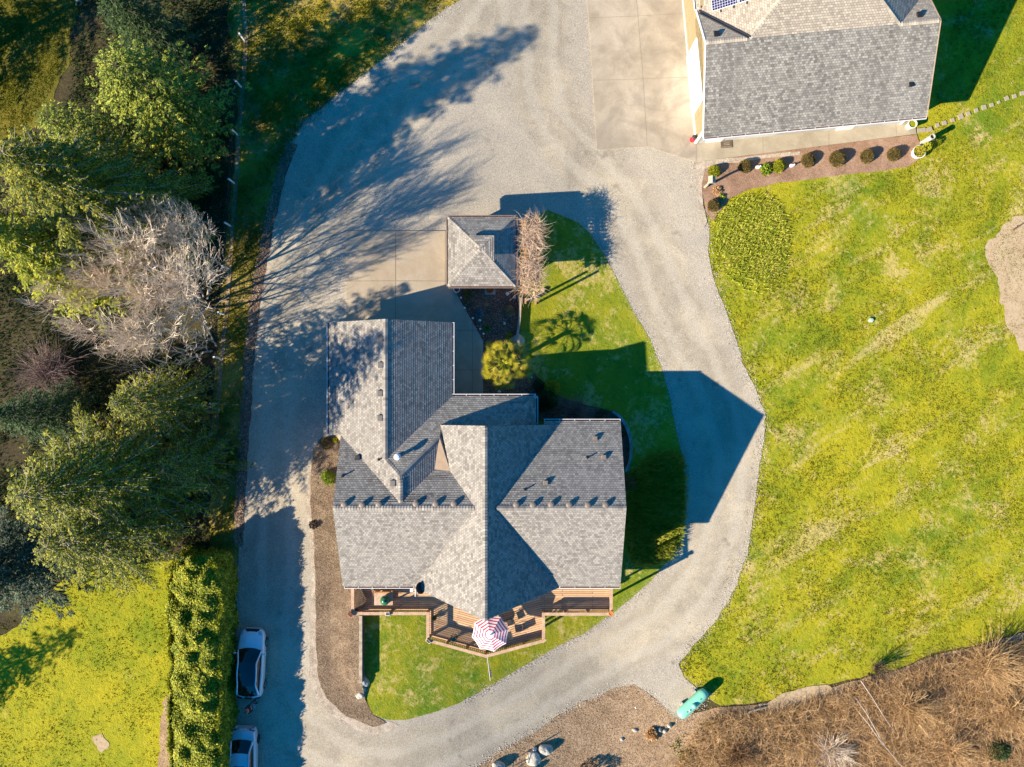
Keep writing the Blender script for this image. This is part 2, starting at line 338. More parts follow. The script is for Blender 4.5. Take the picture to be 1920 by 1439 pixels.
# ---------------------------------------------------------------- draped ground sheets
def dens(poly, step, jit, seed=0):
    out = []; n = len(poly)
    for i in range(n):
        a = Vector(poly[i][:2]); b = Vector(poly[(i+1) % n][:2]); L = (b-a).length; k = max(1, int(L/step))
        for j in range(k):
            p = a.lerp(b, j/k)
            if jit:
                nz = noise.noise_vector(Vector((p.x*1.3+seed, p.y*1.3, seed*3.1)))*jit + noise.noise_vector(Vector((p.x*4.1, p.y*4.1+seed, 5.)))*jit*.5
                p = p + Vector((nz.x, nz.y))
            out.append(p)
    return out
def catmull(pts, closed=True, k=4):
    n = len(pts); out = []
    for i in range(n if closed else n-1):
        p = [pts[(i+j) % n] if closed else pts[max(0, min(n-1, i+j))] for j in (-1, 0, 1, 2)]
        for q in range(k):
            t = q/k
            out.append(tuple(.5*((2*p[1][d]) + (-p[0][d]+p[2][d])*t + (2*p[0][d]-5*p[1][d]+4*p[2][d]-p[3][d])*t*t + (-p[0][d]+3*p[1][d]-3*p[2][d]+p[3][d])*t**3) for d in (0, 1)))
    if not closed: out.append(tuple(pts[-1]))
    return out
def px_poly(pts): return [tuple(G(*p)[:2]) for p in pts]
def inside(poly, x, y):
    c = np.zeros(np.shape(x), bool); n = len(poly); j = n-1
    for i in range(n):
        xi, yi = poly[i][0], poly[i][1]; xj, yj = poly[j][0], poly[j][1]
        with np.errstate(divide='ignore', invalid='ignore'):
            c ^= ((yi > y) != (yj > y)) & (x < (xj-xi)*(y-yi)/(yj-yi+1e-12)+xi)
        j = i
    return c
def sheet(name, poly, off, mat, step=1.0, jit=.0, hfun=None, lane=None, thick=0., seed=0, bstep=None):
    bd = dens(poly, bstep or min(step, .5 if not jit else .3), jit, seed); B = [(p.x, p.y) for p in bd]
    xs = [p[0] for p in B]; ys = [p[1] for p in B]
    gx, gy = np.meshgrid(np.arange(min(xs)+step*.5, max(xs), step), np.arange(min(ys)+step*.5, max(ys), step)); gx = gx.ravel(); gy = gy.ravel()
    m = inside(B, gx, gy); pts = [Vector(p) for p in B] + [Vector((a, c)) for a, c in zip(gx[m], gy[m])]
    nb = len(B)
    vs, es, fs, _, _, _ = geometry.delaunay_2d_cdt(pts, [(i, (i+1) % nb) for i in range(nb)], [], 1, 1e-4)
    V = [(p.x, p.y, g(p.x, p.y) + off + (hfun(p.x, p.y) if hfun else 0.)) for p in vs]; fs = [tuple(f) for f in fs]
    if thick:
        cnt = {}
        for f in fs:
            for a, c in zip(f, f[1:]+f[:1]): cnt[(a, c)] = 1
        rim = [(a, c) for (a, c) in cnt if (c, a) not in cnt]; low = {}
        for a, c in rim:
            for q in (a, c):
                if q not in low: low[q] = len(V); V.append((V[q][0], V[q][1], V[q][2]-thick))
        fs += [(c, a, low[a], low[c]) for a, c in rim]
    me = bpy.data.meshes.new(name); me.from_pydata(V, [], fs); me.materials.append(MATS[mat]); me.polygons.foreach_set('use_smooth', [not thick]*len(fs))
    if lane:
        at = me.attributes.new('lane', 'FLOAT', 'POINT'); L = np.array([[p[0], p[1]] for p in lane]); A = L[:-1]; Bq = L[1:]; AB = Bq-A
        P = np.array(V)[:, :2]; t = np.clip(((P[:, None]-A)*AB).sum(-1)/(AB**2).sum(-1), 0, 1); D = P[:, None]-(A+AB*t[..., None]); dd = np.linalg.norm(D, axis=-1)
        at.data.foreach_set('value', dd.min(1))
    me.update(); o = link(bpy.data.objects.new(name, me)); tag(o, kind='structure'); return o
# ================================================================ GROUND
BIG = [(-120,-110),(120,-110),(120,120),(-120,120)]
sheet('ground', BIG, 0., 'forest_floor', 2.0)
lane_px = [(960,-60),(900,60),(800,150),(680,260),(600,400),(540,560),(520,760),(520,960),(515,1150),(520,1300),(640,1420),(800,1420),(960,1340),(1130,1240),(1270,1150),(1345,1020),(1370,880),(1350,760),(1300,660),(1250,560),(1210,440),(1130,330),(1040,230),(1010,100),(1010,-60)]
lane = [tuple(G(*p)[:2]) for p in catmull(lane_px, False)]
verge = catmull([(459,-60),(880,-60),(862,0),(800,45),(745,90),(690,135),(630,180),(575,225),(540,275),(524,320),(514,370),(503,420),(493,470),(482,540),(474,600),(469,660),(464,720),(459,800),(454,880),(450,960),(448,1030),(440,1100),(395,1100),(396,900),(400,757),(425,430),(437,330),(447,170)])
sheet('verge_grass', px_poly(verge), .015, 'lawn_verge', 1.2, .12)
west = catmull([(-40,1200),(60,1140),(140,1075),(240,1060),(345,1060),(352,1200),(350,1480),(100,1520),(-500,1520),(-500,1200)])
sheet('lawn_southwest', px_poly(west), .02, 'lawn_west', 1.2, .1)
nwl = catmull([(-200,-200),(130,-200),(140,40),(110,160),(60,240),(-200,270)])
sheet('lawn_northwest', px_poly(nwl), .02, 'lawn_painted_shade', 1.5, .5)
east = [(1275,1250),(1285,1280),(1310,1300),(1350,1322),(1420,1318),(1500,1300),(1560,1282),(1620,1268),(1680,1255),(1750,1225),(1850,1205),(1930,1180),(2100,1150),(2500,1000),(2600,-500),(1650,-500),(1620,200),(1400,260),(1305,300),(1290,340),(1300,420),(1310,500),(1330,560),(1350,610),(1370,680),(1395,730),(1410,780),(1408,820),(1400,900),(1390,980),(1370,1040),(1350,1100),(1320,1160),(1285,1205)]
sheet('lawn_east', px_poly(east), .02, 'lawn_east', 1.2, .1)
brush = [(1140,1292),(1190,1283),(1230,1312),(1275,1345),(1345,1325),(1420,1322),(1500,1304),(1560,1288),(1620,1272),(1680,1258),(1750,1229),(1850,1208),(1930,1182),(2300,1100),(2400,1700),(700,1700),(860,1450),(945,1402),(1000,1372),(1060,1335)]
sheet('leafy_ground', px_poly(brush), .03, 'leafy_soil', 1.0, .12)
drive = [(880,-60),(862,0),(800,45),(745,90),(690,135),(630,180),(575,225),(540,275),(524,320),(514,370),(503,420),(493,470),(482,540),(474,600),(469,660),(464,720),(459,800),(454,880),(450,960),(448,1010),(446,1100),(441,1200),(436,1300),(432,1500),(800,1500),(885,1445),(940,1405),(1000,1373),(1050,1340),(1100,1312),(1150,1290),(1190,1283),(1230,1310),(1262,1342),(1285,1350),(1335,1300),(1310,1292),(1282,1268),(1271,1245),(1300,1210),(1345,1160),(1380,1100),(1400,1040),(1410,980),(1421,900),(1432,820),(1436,780),(1416,730),(1392,680),(1371,610),(1351,560),(1336,520),(1328,470),(1330,430),(1318,390),(1312,350),(1305,300),(1320,200),(1320,-60)]
drive_w = px_poly(drive)
sheet('driveway', drive_w, .045, 'gravel', .6, .10, lane=lane)
# leaf-strewn strip along the west edge of the drive
strip = [(540,268),(520,320),(508,370),(497,420),(486,470),(474,540),(466,600),(460,660),(456,720),(450,800),(445,880),(441,960),(439,1020)]
strip2 = [(x+18, y+4) for x, y in reversed(strip)]
sheet('leaf_verge', px_poly(catmull(strip, False, 3) + catmull(strip2, False, 3)), .06, 'leaf_edge', .6, .12)
# island lawn east and south of the house
island = [(1028,395),(1085,418),(1105,436),(1130,475),(1160,530),(1190,590),(1220,640),(1240,690),(1255,740),(1266,800),(1278,850),(1283,900),(1280,960),(1272,1010),(1257,1048),(1240,1065),(1215,1095),(1150,1150),(1090,1190),(1040,1215),(980,1250),(920,1285),(860,1318),(800,1340),(760,1350),(720,1349),(698,1338),(684,1315),(690,1285),(684,1260),(682,1120),(760,1000),(800,800),(975,640),(975,420)]
island_w = px_poly(island)
sheet('lawn_island', island_w, .065, 'lawn_island', .8, .05)
def bed_h(x, y):   # the west bed banks up against the retaining wall
    p = G(681, 1200); t = 1 - min(1., abs(x - p.x)/2.2); u = smooth((-y - 10.5)/2.)*smooth((20.3+y)/2.5)
    return .55*smooth(t)*u
westbed = [(637,818),(603,820),(588,842),(583,900),(582,950),(589,1000),(592,1100),(593,1200),(597,1270),(612,1308),(650,1343),(700,1363),(726,1356),(700,1340),(685,1310),(680,1272),(680,1150),(690,1120),(660,1050),(655,900),(655,818)]
sheet('mulch_bed_west', px_poly(westbed), .075, 'mulch', .5, .06, hfun=bed_h)
peb = catmull([(583,845),(577,900),(574,960),(582,1000),(585,1100),(582,1190),(580,1270),(596,1315),(642,1355),(700,1378),(748,1362),(726,1352),(700,1360),(650,1340),(612,1305),(598,1268),(594,1190),(593,1100),(590,1000),(583,950),(584,900)], k=2)
sheet('pebble_edge', px_poly(peb), .055, 'pebbles', .6, .06)
peb2 = [(1303,303),(1316,303),(1330,301),(1440,291),(1500,285),(1500,291),(1440,298),(1335,311),(1322,318),(1316,345),(1318,385),(1326,415),(1320,430),(1311,390),(1306,345)]
sheet('pebble_edge', px_poly(peb2), .085, 'pebbles', .6, .05)
bed = [(1306,304),(1719,252),(1728,280),(1722,300),(1700,314),(1600,327),(1450,345),(1400,358),(1370,372),(1352,395),(1338,415),(1324,400),(1314,345)]
sheet('bark_bed', px_poly(bed), .07, 'bark_red', .6, .06)
gbed = [(842,538),(975,536),(976,640),(985,700),(1004,745),(905,745),(906,640)]
sheet('garden_bed', px_poly(gbed), .10, 'mulch_dark', .5, .02)
sbed = catmull([(1000,700),(1040,740),(1100,760),(1150,772),(1172,795),(1180,830),(1178,865),(1165,890),(1140,880),(1100,800),(1010,790),(995,745)], k=2)
sheet('shrub_bed', px_poly(sbed), .095, 'mulch_dark', .5, .05)
sp = catmull([(1880,425),(1935,395),(2100,400),(2100,700),(1935,660),(1900,640),(1885,580),(1862,500),(1850,465)], k=3)
sheet('sandy_ground', px_poly(sp), .04, 'sand', .8, .5)
sheet('sandy_ground', px_poly(catmull([(1435,1322),(1470,1300),(1545,1283),(1560,1298),(1510,1320),(1460,1335)], k=3)), .05, 'sand', .5, .12)
sheet('sandy_ground', px_poly(catmull([(175,1385),(190,1372),(203,1385),(200,1402),(186,1408)], k=3)), .04, 'sand', .3, .4)
sheet('sandy_ground', px_poly(catmull([(305,1330),(325,1290),(345,1290),(345,1480),(300,1480)], k=3)), .045, 'leafy_soil', .5, .3)
# concrete slabs: real thickness
def slab(name, pts, mat, off=.11): return sheet(name, px_poly(pts), off, mat, 1.0, 0, thick=.14)
slab('concrete_pad', [(650,434),(742,434),(838,434),(838,537),(848,537),(906,640),(906,748),(840,748),(840,620),(650,620)], 'concrete_pad')
slab('shop_pad', [(1097,-90),(1100,0),(1104,40),(1119,281),(1212,275),(1303,304),(1316,303),(1311,262),(1288,40),(1283,-90)], 'concrete_shop', .10)
slab('shop_walkway', [(1316,303),(1717,252),(1713,226),(1700,200),(1340,240),(1311,262)], 'concrete_walk', .10)
def joint(pts, w=.035, off=.116, nm='joint'):
    m = MB()
    for a, c in zip(pts, pts[1:]):
        A = G(*a); B = G(*c); d = (B-A); n = max(1, int(d.length/.8)); s = Vector((-d.y, d.x, 0)).normalized()*w/2
        for i in range(n):
            p = A.lerp(B, i/n); q = A.lerp(B, (i+1)/n)
            P = [Vector((v.x, v.y, g(v.x, v.y)+off)) for v in (p-s, q-s, q+s, p+s)]; m.add(P, [(0,1,2,3)])
    return m
m = MB()
for j in ([(742,434),(742,620)],[(650,528),(838,528)],[(835,434),(835,537)],[(886,600),(886,748)],[(848,620),(892,620)],[(848,694),(906,694)]):
    q = joint(j); m.add(q.v, q.f)
for j in ([(1193,0),(1204,130),(1213,275)],[(1104,35),(1286,27)],[(1110,152),(1292,146)],[(1305,262),(1305,303)],[(1429,250),(1430,288)],[(1553,240),(1553,276)],[(1678,230),(1680,256)]):
    q = joint(j, .02, .106); m.add(q.v, q.f)
tag(m.build('slab_joints', 'joint'), kind='structure')

# ================================================================ ROOF BUILDER
def shingled(faces, mat, exp=.145, lift=.013):
    """faces: list of (poly xy, zfunc). Returns MB of lapped courses with UVs in metres."""
    mb = MB()
    for poly, zf in faces:
        P = [Vector((x, y, zf(x, y))) for x, y in poly]
        o = P[0]; zx = zf(o.x+1, o.y)-o.z; zy = zf(o.x, o.y+1)-o.z
        n = Vector((-zx, -zy, 1)).normalized(); up = Vector((zx, zy, 0))
        up = (Vector((zx, zy, zx*zx+zy*zy))).normalized(); h = up.cross(n).normalized()
        z0 = 0.; off = o.dot(up)
        L = [(p.dot(h), p.dot(up)) for p in P]; base = P[0]-h*L[0][0]-up*L[0][1]
        b0 = math.floor(min(q[1] for q in L)/exp+1e-6)*exp; b1 = max(q[1] for q in L); k0 = 0; k1 = int(math.ceil((b1-b0)/exp))
        for k in range(k0, k1):
            lo = b0+k*exp; hi = lo+exp
            def clip(pl, lim, keep_above):
                out = []
                for i in range(len(pl)):
                    a = pl[i]; c = pl[(i+1) % len(pl)]; ia = (a[1] >= lim) == keep_above; ic = (c[1] >= lim) == keep_above
                    if ia: out.append(a)
                    if ia != ic:
                        t = (lim-a[1])/(c[1]-a[1]); out.append((a[0]+(c[0]-a[0])*t, lim))
                return out
            q = clip(clip(L, lo, True), hi, False)
            if len(q) < 3: continue
            ar = sum(q[i][0]*q[(i+1) % len(q)][1]-q[(i+1) % len(q)][0]*q[i][1] for i in range(len(q)))
            if abs(ar) < 1e-3: continue
            if ar < 0: q = q[::-1]
            vs = []
            for a, bq in q:
                t = (bq-lo)/exp; vs.append(base+h*a+up*bq+n*(.004+lift*(1-t)))
            fs = [tuple(range(len(q)))]; uv = [(a, bq-b0) for a, bq in q]
            # riser along the lower edge
            low = [i for i in range(len(q)) if abs(q[i][1]-lo) < 1e-6]
            for i in range(len(q)):
                j = (i+1) % len(q)
                if abs(q[i][1]-lo) < 1e-6 and abs(q[j][1]-lo) < 1e-6:
                    m_ = len(vs); vs += [base+h*q[i][0]+up*lo, base+h*q[j][0]+up*lo]; fs.append((i, m_, m_+1, j)); uv += [(q[i][0], lo-b0), (q[j][0], lo-b0)]
            # normals up check
            if (vs[1]-vs[0]).cross(vs[2]-vs[1]).dot(n) < 0: fs = [tuple(reversed(f)) for f in fs]
            mb.add(vs, fs, uv)
        # underside + fascia skirt
        m_ = len(poly); low = [p-Vector((0,0,.16)) for p in P]
        mb.add(P+low, [tuple(range(m_, 2*m_))]+[(i, (i+1) % m_, (i+1) % m_+m_, i+m_) for i in range(m_)], [(0, 0)]*(2*m_))
    return mb
def ridge_caps(mb, a, b, step=.18, w=.15, drop=.06):
    a = Vector(a); b = Vector(b); d = b-a; n = int(d.length/step); t = d.normalized(); s = Vector((-d.y, d.x, 0)).normalized(); upv = s.cross(t).normalized()
    if upv.z < 0: upv = -upv
    r = random.Random(3)
    for i in range(n):
        p = a+t*(i*step); q = a+t*((i+1)*step); l0 = .022; l1 = .045
        vs = [p-s*w-Vector((0,0,drop))+upv*l0, p+upv*l0, p+s*w-Vector((0,0,drop))+upv*l0, q-s*w-Vector((0,0,drop))+upv*l1, q+upv*l1, q+s*w-Vector((0,0,drop))+upv*l1]
        u = int(r.random()*30)*.18; v = 2*int(r.random()*15)*.145+.07
        mb.add(vs, [(0,1,4,3),(1,2,5,4),(3,4,5),(0,3,5,2)], [(u, v)]*6)
def gutter(name, a, b, parent, w=.12, out=None, z=0., mat='white_metal', full=-.085):
    a = Vector(a); b = Vector(b); m = MB(); d = (b-a).normalized(); s = Vector((-d.y, d.x, 0))*(out or 1)
    c0 = a+s*w/2; c1 = b+s*w/2
    m.beam(c0+s*(w/2)-Vector((0,0,.05)), c1+s*(w/2)-Vector((0,0,.05)), .035, .13); m.beam(a-Vector((0,0,.06)), b-Vector((0,0,.06)), .02, .12); m.beam(c0-Vector((0,0,.11)), c1-Vector((0,0,.11)), w, .012)
    n = int((b-a).length/.9)
    for i in range(n+1):
        p = a.lerp(b, (i+.02)/(n+.04)) if n else a; m.beam(p+Vector((0,0,.004)), p+s*w+Vector((0,0,.004)), .03, .012)
    o = m.build(name, mat, parent)
    m2 = MB(); m2.beam(c0+Vector((0,0,full)), c1+Vector((0,0,full)), w-.04, .03); m2.build('leaf_debris', 'gutter_in', o)
    return o

# ================================================================ MAIN HOUSE
gW = lambda x, y: 6.16+.5*(x+8); gE = lambda x, y: 6.16-.5*(x+8); fA = lambda x, y: 4.17+.5*(.585-y); fC = lambda x, y: 6.65-.5*(x+7)
eN = lambda x, y: 6.8-.5*(y+6.29); eS = lambda x, y: 6.8+.5*(y+6.29); nW = lambda x, y: 7.2-.667*(-1.8-x); nE = lambda x, y: 7.2-.667*(x+1.8); aE = lambda x, y: 4.17+.5*(1.37-x)
house = thing('house', (0,0,0), 'large house with grey shingled cross gable roof and wooden deck side', 'house')
RF = [([(-11.97,5.33),(-8,5.33),(-8,-3.4),(-7,-4.39),(-7,-6.01),(-11.1,-1.91),(-11.97,-1.91)], gW), ([(-8,5.33),(-4.03,5.33),(-4.03,.58),(-8,-3.4)], gE),
      ([(-4.03,.58),(1.37,.585),(-.865,-1.65),(-4.45,-1.65),(-4.65,-2.02),(-7,-4.38),(-8,-3.4)], fA), ([(1.37,.585),(1.37,-1.65),(-.865,-1.65)], aE),
      ([(-7,-4.38),(-4.65,-2.02),(-5,-4.01),(-7,-6.01)], fC), ([(-11.1,-1.91),(-7,-6.01),(-5,-4.01),(-4.04,-4.10),(-2.4,-6.29),(-11.1,-6.29)], eN),
      ([(-11.1,-6.29),(-2.4,-6.29),(-6.456,-11.7),(-11.1,-11.7)], eS), ([(-1.8,-1.25),(-4.68,-1.25),(-4.04,-4.10),(-2.4,-6.29),(-1.8,-6.29)], nW), ([(-1.8,-6.29),(-2.4,-6.29),(-6.456,-11.7),(-6.46,-11.78),(-1.8,-13.06)], nW),
      ([(-1.8,-1.25),(-1.8,-6.29),(-1.2,-6.29),(2.58,-1.25)], nE), ([(-1.8,-6.29),(-1.8,-13.06),(2.87,-11.78),(2.86,-11.7),(-1.2,-6.29)], nE), ([(-1.2,-6.29),(2.6,-1.26),(1.9,-1.26),(1.9,-1.03),(6.82,-1.03),(6.82,-6.29)], eN),
      ([(-1.2,-6.29),(6.82,-6.29),(6.82,-11.7),(2.86,-11.7)], eS)]
rm = shingled(RF, 'shingle')
for a, b in (((-8,5.33,6.16),(-8,-3.4,6.16)), ((-7,-6.0,6.66),(-7,-4.39,6.66)), ((-11.1,-6.29,6.8),(-2.4,-6.29,6.8)), ((6.82,-6.29,6.8),(-1.2,-6.29,6.8)), ((-1.8,-13.06,7.2),(-1.8,-1.25,7.2)), ((-4.65,-2.02,5.475),(-7,-4.38,6.655)), ((-8,-3.4,6.16),(-7,-4.39,6.65)), ((1.37,.585,4.17),(-.865,-1.65,5.29))):
    ridge_caps(rm, a, b)
roof = rm.build('roof', 'shingle', house)
m = MB(); m.add([(-4.64,-1.45,5.40),(-4.72,-2.0,5.53),(-5.06,-4.06,5.67),(-4.02,-4.14,5.73),(-4.62,-1.9,5.36)], [(0,1,2,3,4)]); m.add([(-4.64,-1.45,5.2),(-4.72,-2.0,5.2),(-5.06,-4.06,5.2),(-4.02,-4.14,5.2)], [(3,2,1,0)]); m.build('cricket', 'cricket_tan', house)
# walls
def wallblock(poly, top): return MB().prism(poly, -1.2, top)
under = lambda f: (lambda x, y: f(x, y)-.2)
w1 = MB()
for poly, top in (([(-11.6,4.9),(-8,4.9),(-8,-5.5),(-11.6,-1.9)], gW), ([(-8,4.9),(-4.4,4.9),(-4.4,.2),(-8,-3.3)], gE), ([(-4.4,.2),(.95,.2),(-.6,-1.5),(-4.4,-1.5)], fA),
      ([(-10.7,-6.29),(-4.4,-6.29),(-4.4,-4.4),(-10.7,-2.3)], eN), ([(-10.7,-6.29),(-4.4,-6.29),(-4.4,-11.2),(-10.7,-11.2)], eS),
      ([(-1.8,-1.65),(-4.3,-1.65),(-4.3,-11.2),(-1.8,-12.2)], nW), ([(-1.8,-1.65),(-1.8,-12.2),(2.2,-11.2),(2.2,-1.65)], nE),
      ([(2.2,-6.29),(6.4,-6.29),(6.4,-1.5),(2.2,-1.5)], eN), ([(2.2,-6.29),(6.4,-6.29),(6.4,-11.2),(2.2,-11.2)], eS)):
    q = wallblock(poly, under(top)); w1.add(q.v, q.f, [(p[0]+p[1], p[2]) for p in q.v])
w1.build('wall', 'house_siding', house)
def window(parent, c, wd, ht, ang, nm='window'):
    d = Vector((math.cos(ang), math.sin(ang), 0)); n = Vector((math.sin(ang), -math.cos(ang), 0)); c = Vector(c)
    f = MB()
    for s in (-1, 1):
        f.beam(c+d*s*wd/2+n*.02-Vector((0,0,ht/2)), c+d*s*wd/2+n*.02+Vector((0,0,ht/2+.001)), .09, .09); f.beam(c-d*(wd/2+.045)+n*.025+Vector((0,0,s*ht/2)), c+d*(wd/2+.045)+n*.025+Vector((0,0,s*ht/2)), .09, .1)
    o = f.build(nm, 'white_paint', parent); MB().beam(c-d*(wd/2-.05)+n*.01, c+d*(wd/2-.05)+n*.01, .05, ht-.1).build('pane', 'window_glass', o); return o
for x in (-9.4, -6.2): window(house, (x, -11.22, 3.3), 1.6, 1.4, 0)
for x in (3.4, 5.3): window(house, (x, -11.22, 3.2), 1.4, 1.7, 0)
for x in (-4.0, -2.9): window(house, (x*.98, -11.75+.25*(3.5+x*.98)*-1, 3.3), .9, 2.0, -R(21.8))
for x in (-.8, .9): window(house, (x, -12.2+(x+1.8)*.25-.02, 3.3), 1.3, 2.0, R(14))
for y in (-9.5, -7.5, -4.2): window(house, (6.42, y, 3.2), 1.3, 1.3, R(90)); window(house, (6.42, y, .8), 1.2, 1.1, R(90))
for y in (-10, -7.5, -4.0): window(house, (-10.72, y, 3.4), 1.2, 1.1, -R(90))
for y in (1.2, -.8): window(house, (-11.62, y, 3.2), 1.0, .9, -R(90))
for x in (-9.9, -6.2):
    gd = MB(); gd.box((x, 4.93, 3.0), (2.7, .06, 2.1))
    for k in range(4): gd.box((x, 4.97, 2.22+k*.52), (2.6, .03, .44))
    gd.build('garage_door', 'white_paint', house)
gutter('gutter', (-11.97,5.33,4.16), (-11.97,-1.91,4.16), house, out=-1); gutter('gutter', (-4.03,5.33,4.16), (-4.03,.7,4.16), house, out=1); gutter('gutter', (-4.03,.585,4.16), (1.37,.585,4.16), house, out=1)
gutter('gutter', (1.37,.585,4.16), (1.37,-1.2,4.16), house, out=1); gutter('gutter', (1.9,-1.03,4.16), (6.82,-1.03,4.16), house, out=1); gutter('gutter', (-11.0,-11.7,4.09), (-6.5,-11.7,4.09), house, out=-1, full=-.03); gutter('gutter', (2.9,-11.7,4.09), (6.82,-11.7,4.09), house, out=-1, full=-.03)
def at_roof(px, py, f):
    z = 5.5
    for _ in range(12): x, y, _z = U(px, py, z); z = f(x, y)
    return Vector((x, y, z))
# turbine vents
tv = None
for px, py in [(645.5,942),(679,943),(710.5,942),(780,941),(816.7,941),(851,941),(967.7,942.7),(999,943.3),(1033,942),(1066.7,942.7),(1101.7,943.7),(1135,943.3)]:
    p = at_roof(px, py+4, eN)
    if tv is None:
        mb = MB().lathe([(.17,-.10),(.15,.04),(.12,.06)], n=14); tv = mb.build('turbine_vent', 'vent_brown', house, p); hb = MB()
        hb.lathe([(.12,.05),(.18,.06),(.195,.10),(.17,.15),(.09,.18),(.02,.185)], n=20)
        for k in range(12):
            a = k*math.pi/6; hb.beam((math.cos(a)*.17, math.sin(a)*.17, .08), (math.cos(a+.25)*.18, math.sin(a+.25)*.18, .15), .02, .035)
        hb.build('vent_head', 'vent_brown', tv)
    else:
        c = tv.copy(); COL.objects.link(c); c.location = p; d = tv.children[0].copy(); COL.objects.link(d); d.parent = c; d.rotation_euler = (0, 0, random.random())
# box vents
def boxvent(p, parent, ang, s=1., mat='vent_grey'):
    m = MB().box((0,0,.06), (.34*s,.34*s,.10)); m.add([(.17*s,-.2*s,.10),(.17*s,.2*s,.10),(-.2*s,.2*s,.12),(-.2*s,-.2*s,.12),(.15*s,-.17*s,.15),(.15*s,.17*s,.15),(-.16*s,.17*s,.17),(-.16*s,-.17*s,.17)], [(4,5,6,7),(0,1,5,4),(1,2,6,5),(2,3,7,6),(3,0,4,7),(0,3,2,1)])
    o = m.build('box_vent', mat, parent, p); o.rotation_euler = (0, 0, ang); return o
for px, py, f in ((714,636,gW),(714,685,gW),(713,738,gW),(713,784,gW),(737,906,gW)): boxvent(at_roof(px, py, f), house, math.pi, .95, 'vent_grey')
for px, py in ((1115.6,822),(1132,857),(1023,905)): boxvent(at_roof(px, py, eN), house, R(90), .75, 'vent_brown')
boxvent(at_roof(671,858,eN), house, R(90), .8, 'dark_metal')
for px, py, f in ((643,893,eN),(711,862,gW),(1101,859,eN),(984,919,eN)):
    p = at_roof(px, py, f); m = MB().lathe([(.13,-.03),(.07,.05),(.045,.06),(.045,.24),(.035,.24),(.035,.15)], n=10); m.build('vent_pipe', 'dark_metal', house, p)
p = at_roof(747, 856, fA); m = MB().lathe([(.16,-.1),(.16,.02),(.11,.06),(.11,.45)], n=14); ch = m.build('flue_pipe', 'white_metal', house, p); MB().lathe([(.13,.45),(.2,.47),(.2,.55),(.12,.60),(.02,.62)], n=14).build('flue_cap', 'white_metal', ch)
# satellite dish at the south eave
sd = thing('satellite_dish', U(780,1107,4.2), 'dark satellite dish with white arm on the south eave above the grill', 'satellite dish')
m = MB(); dn = Vector((.75,.25,.62)).normalized(); rot = dn.to_track_quat('Z', 'Y').to_matrix().to_4x4()
q = MB().lathe([(.02,-.09),(.2,-.06),(.33,0),(.40,.035),(.41,.03),(.34,-.02),(.2,-.075),(.02,-.11)], n=24, sx=.92)
m.add([Matrix.Translation((.32,.22,.35)) @ rot @ Vector(v) for v in q.v], q.f); m.build('dish', 'dark_metal', sd, smooth=True)
MB().tube([(0,.1,0),(.05,.12,.3),(.28,.2,.32)], .025).tube([(.02,.15,.05),(.12,.28,.22)], .05, 8).build('mount', 'black_plastic', sd)
MB().tube([(.02,.05,.08),(.0,-.34,.25)], .05, 8).box((-.3,-.02,-.1), (.2,.25,.03)).tube([(-.3,-.02,-.09),(0,.05,.1)], .015).build('arm', 'white_metal', sd)
# ================================================================ DECK
DZ, RZ = 2.35, 3.3
dk = thing('deck', (0,0,0), 'cedar wooden deck with railings wrapping the south side of the house', 'deck')
D = lambda px, py, z=RZ: Vector(U(px, py, z))
rp = [(661,1098),(661,1151),(802,1151),(802,1201),(911,1231),(1019,1202),(1019,1152),(1146,1152),(1146,1098)]
R3 = [D(*p) for p in rp]
fl = [(p.x*1.0, p.y) for p in R3]
def zone(poly, ang):
    mb = MB(); ca, sa = math.cos(ang), math.sin(ang); n = len(poly)
    vs = [(x, y, DZ) for x, y in poly]; a = sum(poly[i][0]*poly[(i+1) % n][1]-poly[(i+1) % n][0]*poly[i][1] for i in range(n))
    f = tuple(range(n)) if a > 0 else tuple(reversed(range(n))); low = [(x, y, DZ-.16) for x, y in poly]
    mb.add(vs+low, [f, tuple(i+n for i in reversed(f))]+[(i, (i+1) % n, (i+1) % n+n, i+n) for i in range(n)], [(x*ca+y*sa, -x*sa+y*ca) for x, y in poly]*2)
    return mb
sy = -11.2
z1 = zone([(fl[0][0],sy),(fl[1][0],fl[1][1]),(fl[2][0],fl[2][1]),(-4.9,sy)], 0)
z2 = zone([(-4.9,sy),(fl[2][0],fl[2][1]),(fl[3][0],fl[3][1]),(fl[4][0],fl[4][1]),(-1.75,sy)], -R(15)); z3 = zone([(-1.75,sy),(fl[4][0],fl[4][1]),(fl[5][0],fl[5][1]),(fl[6][0],fl[6][1]),(1.35,sy)], R(15))
z4 = zone([(1.35,sy),(fl[6][0],fl[6][1]),(fl[7][0],fl[7][1]),(fl[8][0],sy)], 0)
for z in (z1, z2, z3, z4): z.build('floor', 'deck_boards', dk)
for i in range(8):
    a, b = R3[i], R3[i+1]; d = (b-a).normalized(); L = (b-a).length; s = Vector((-d.y, d.x, 0))
    m = MB(); m.beam(a-d*.08-Vector((0,0,.02)), b+d*.08-Vector((0,0,.02+.003*(i % 2))), .2, .045); o = m.build('rail_cap', 'cap_wood', dk)
    inn = s*(.085 if i < 9 else 0)
    m = MB(); m.beam(a-Vector((0,0,.12)), b-Vector((0,0,.12+.002*(i % 2))), .05, .09); m.beam(a-Vector((0,0,.82)), b-Vector((0,0,.82+.002*(i % 2))), .05, .09)
    k = int(L/.135)
    for j in range(1, k): p = a+d*(j*L/k); m.box((p.x, p.y, RZ-.47), (.045,.045,.66), math.atan2(d.y, d.x))
    m.build('railing', 'rail_wood', dk)
for i, p in enumerate(R3):
    MB().box((p.x, p.y, (g(p.x, p.y)-.4+RZ-.05)/2), (.13,.13,RZ-.05-g(p.x, p.y)+.4)).build('post', 'rail_wood', dk)
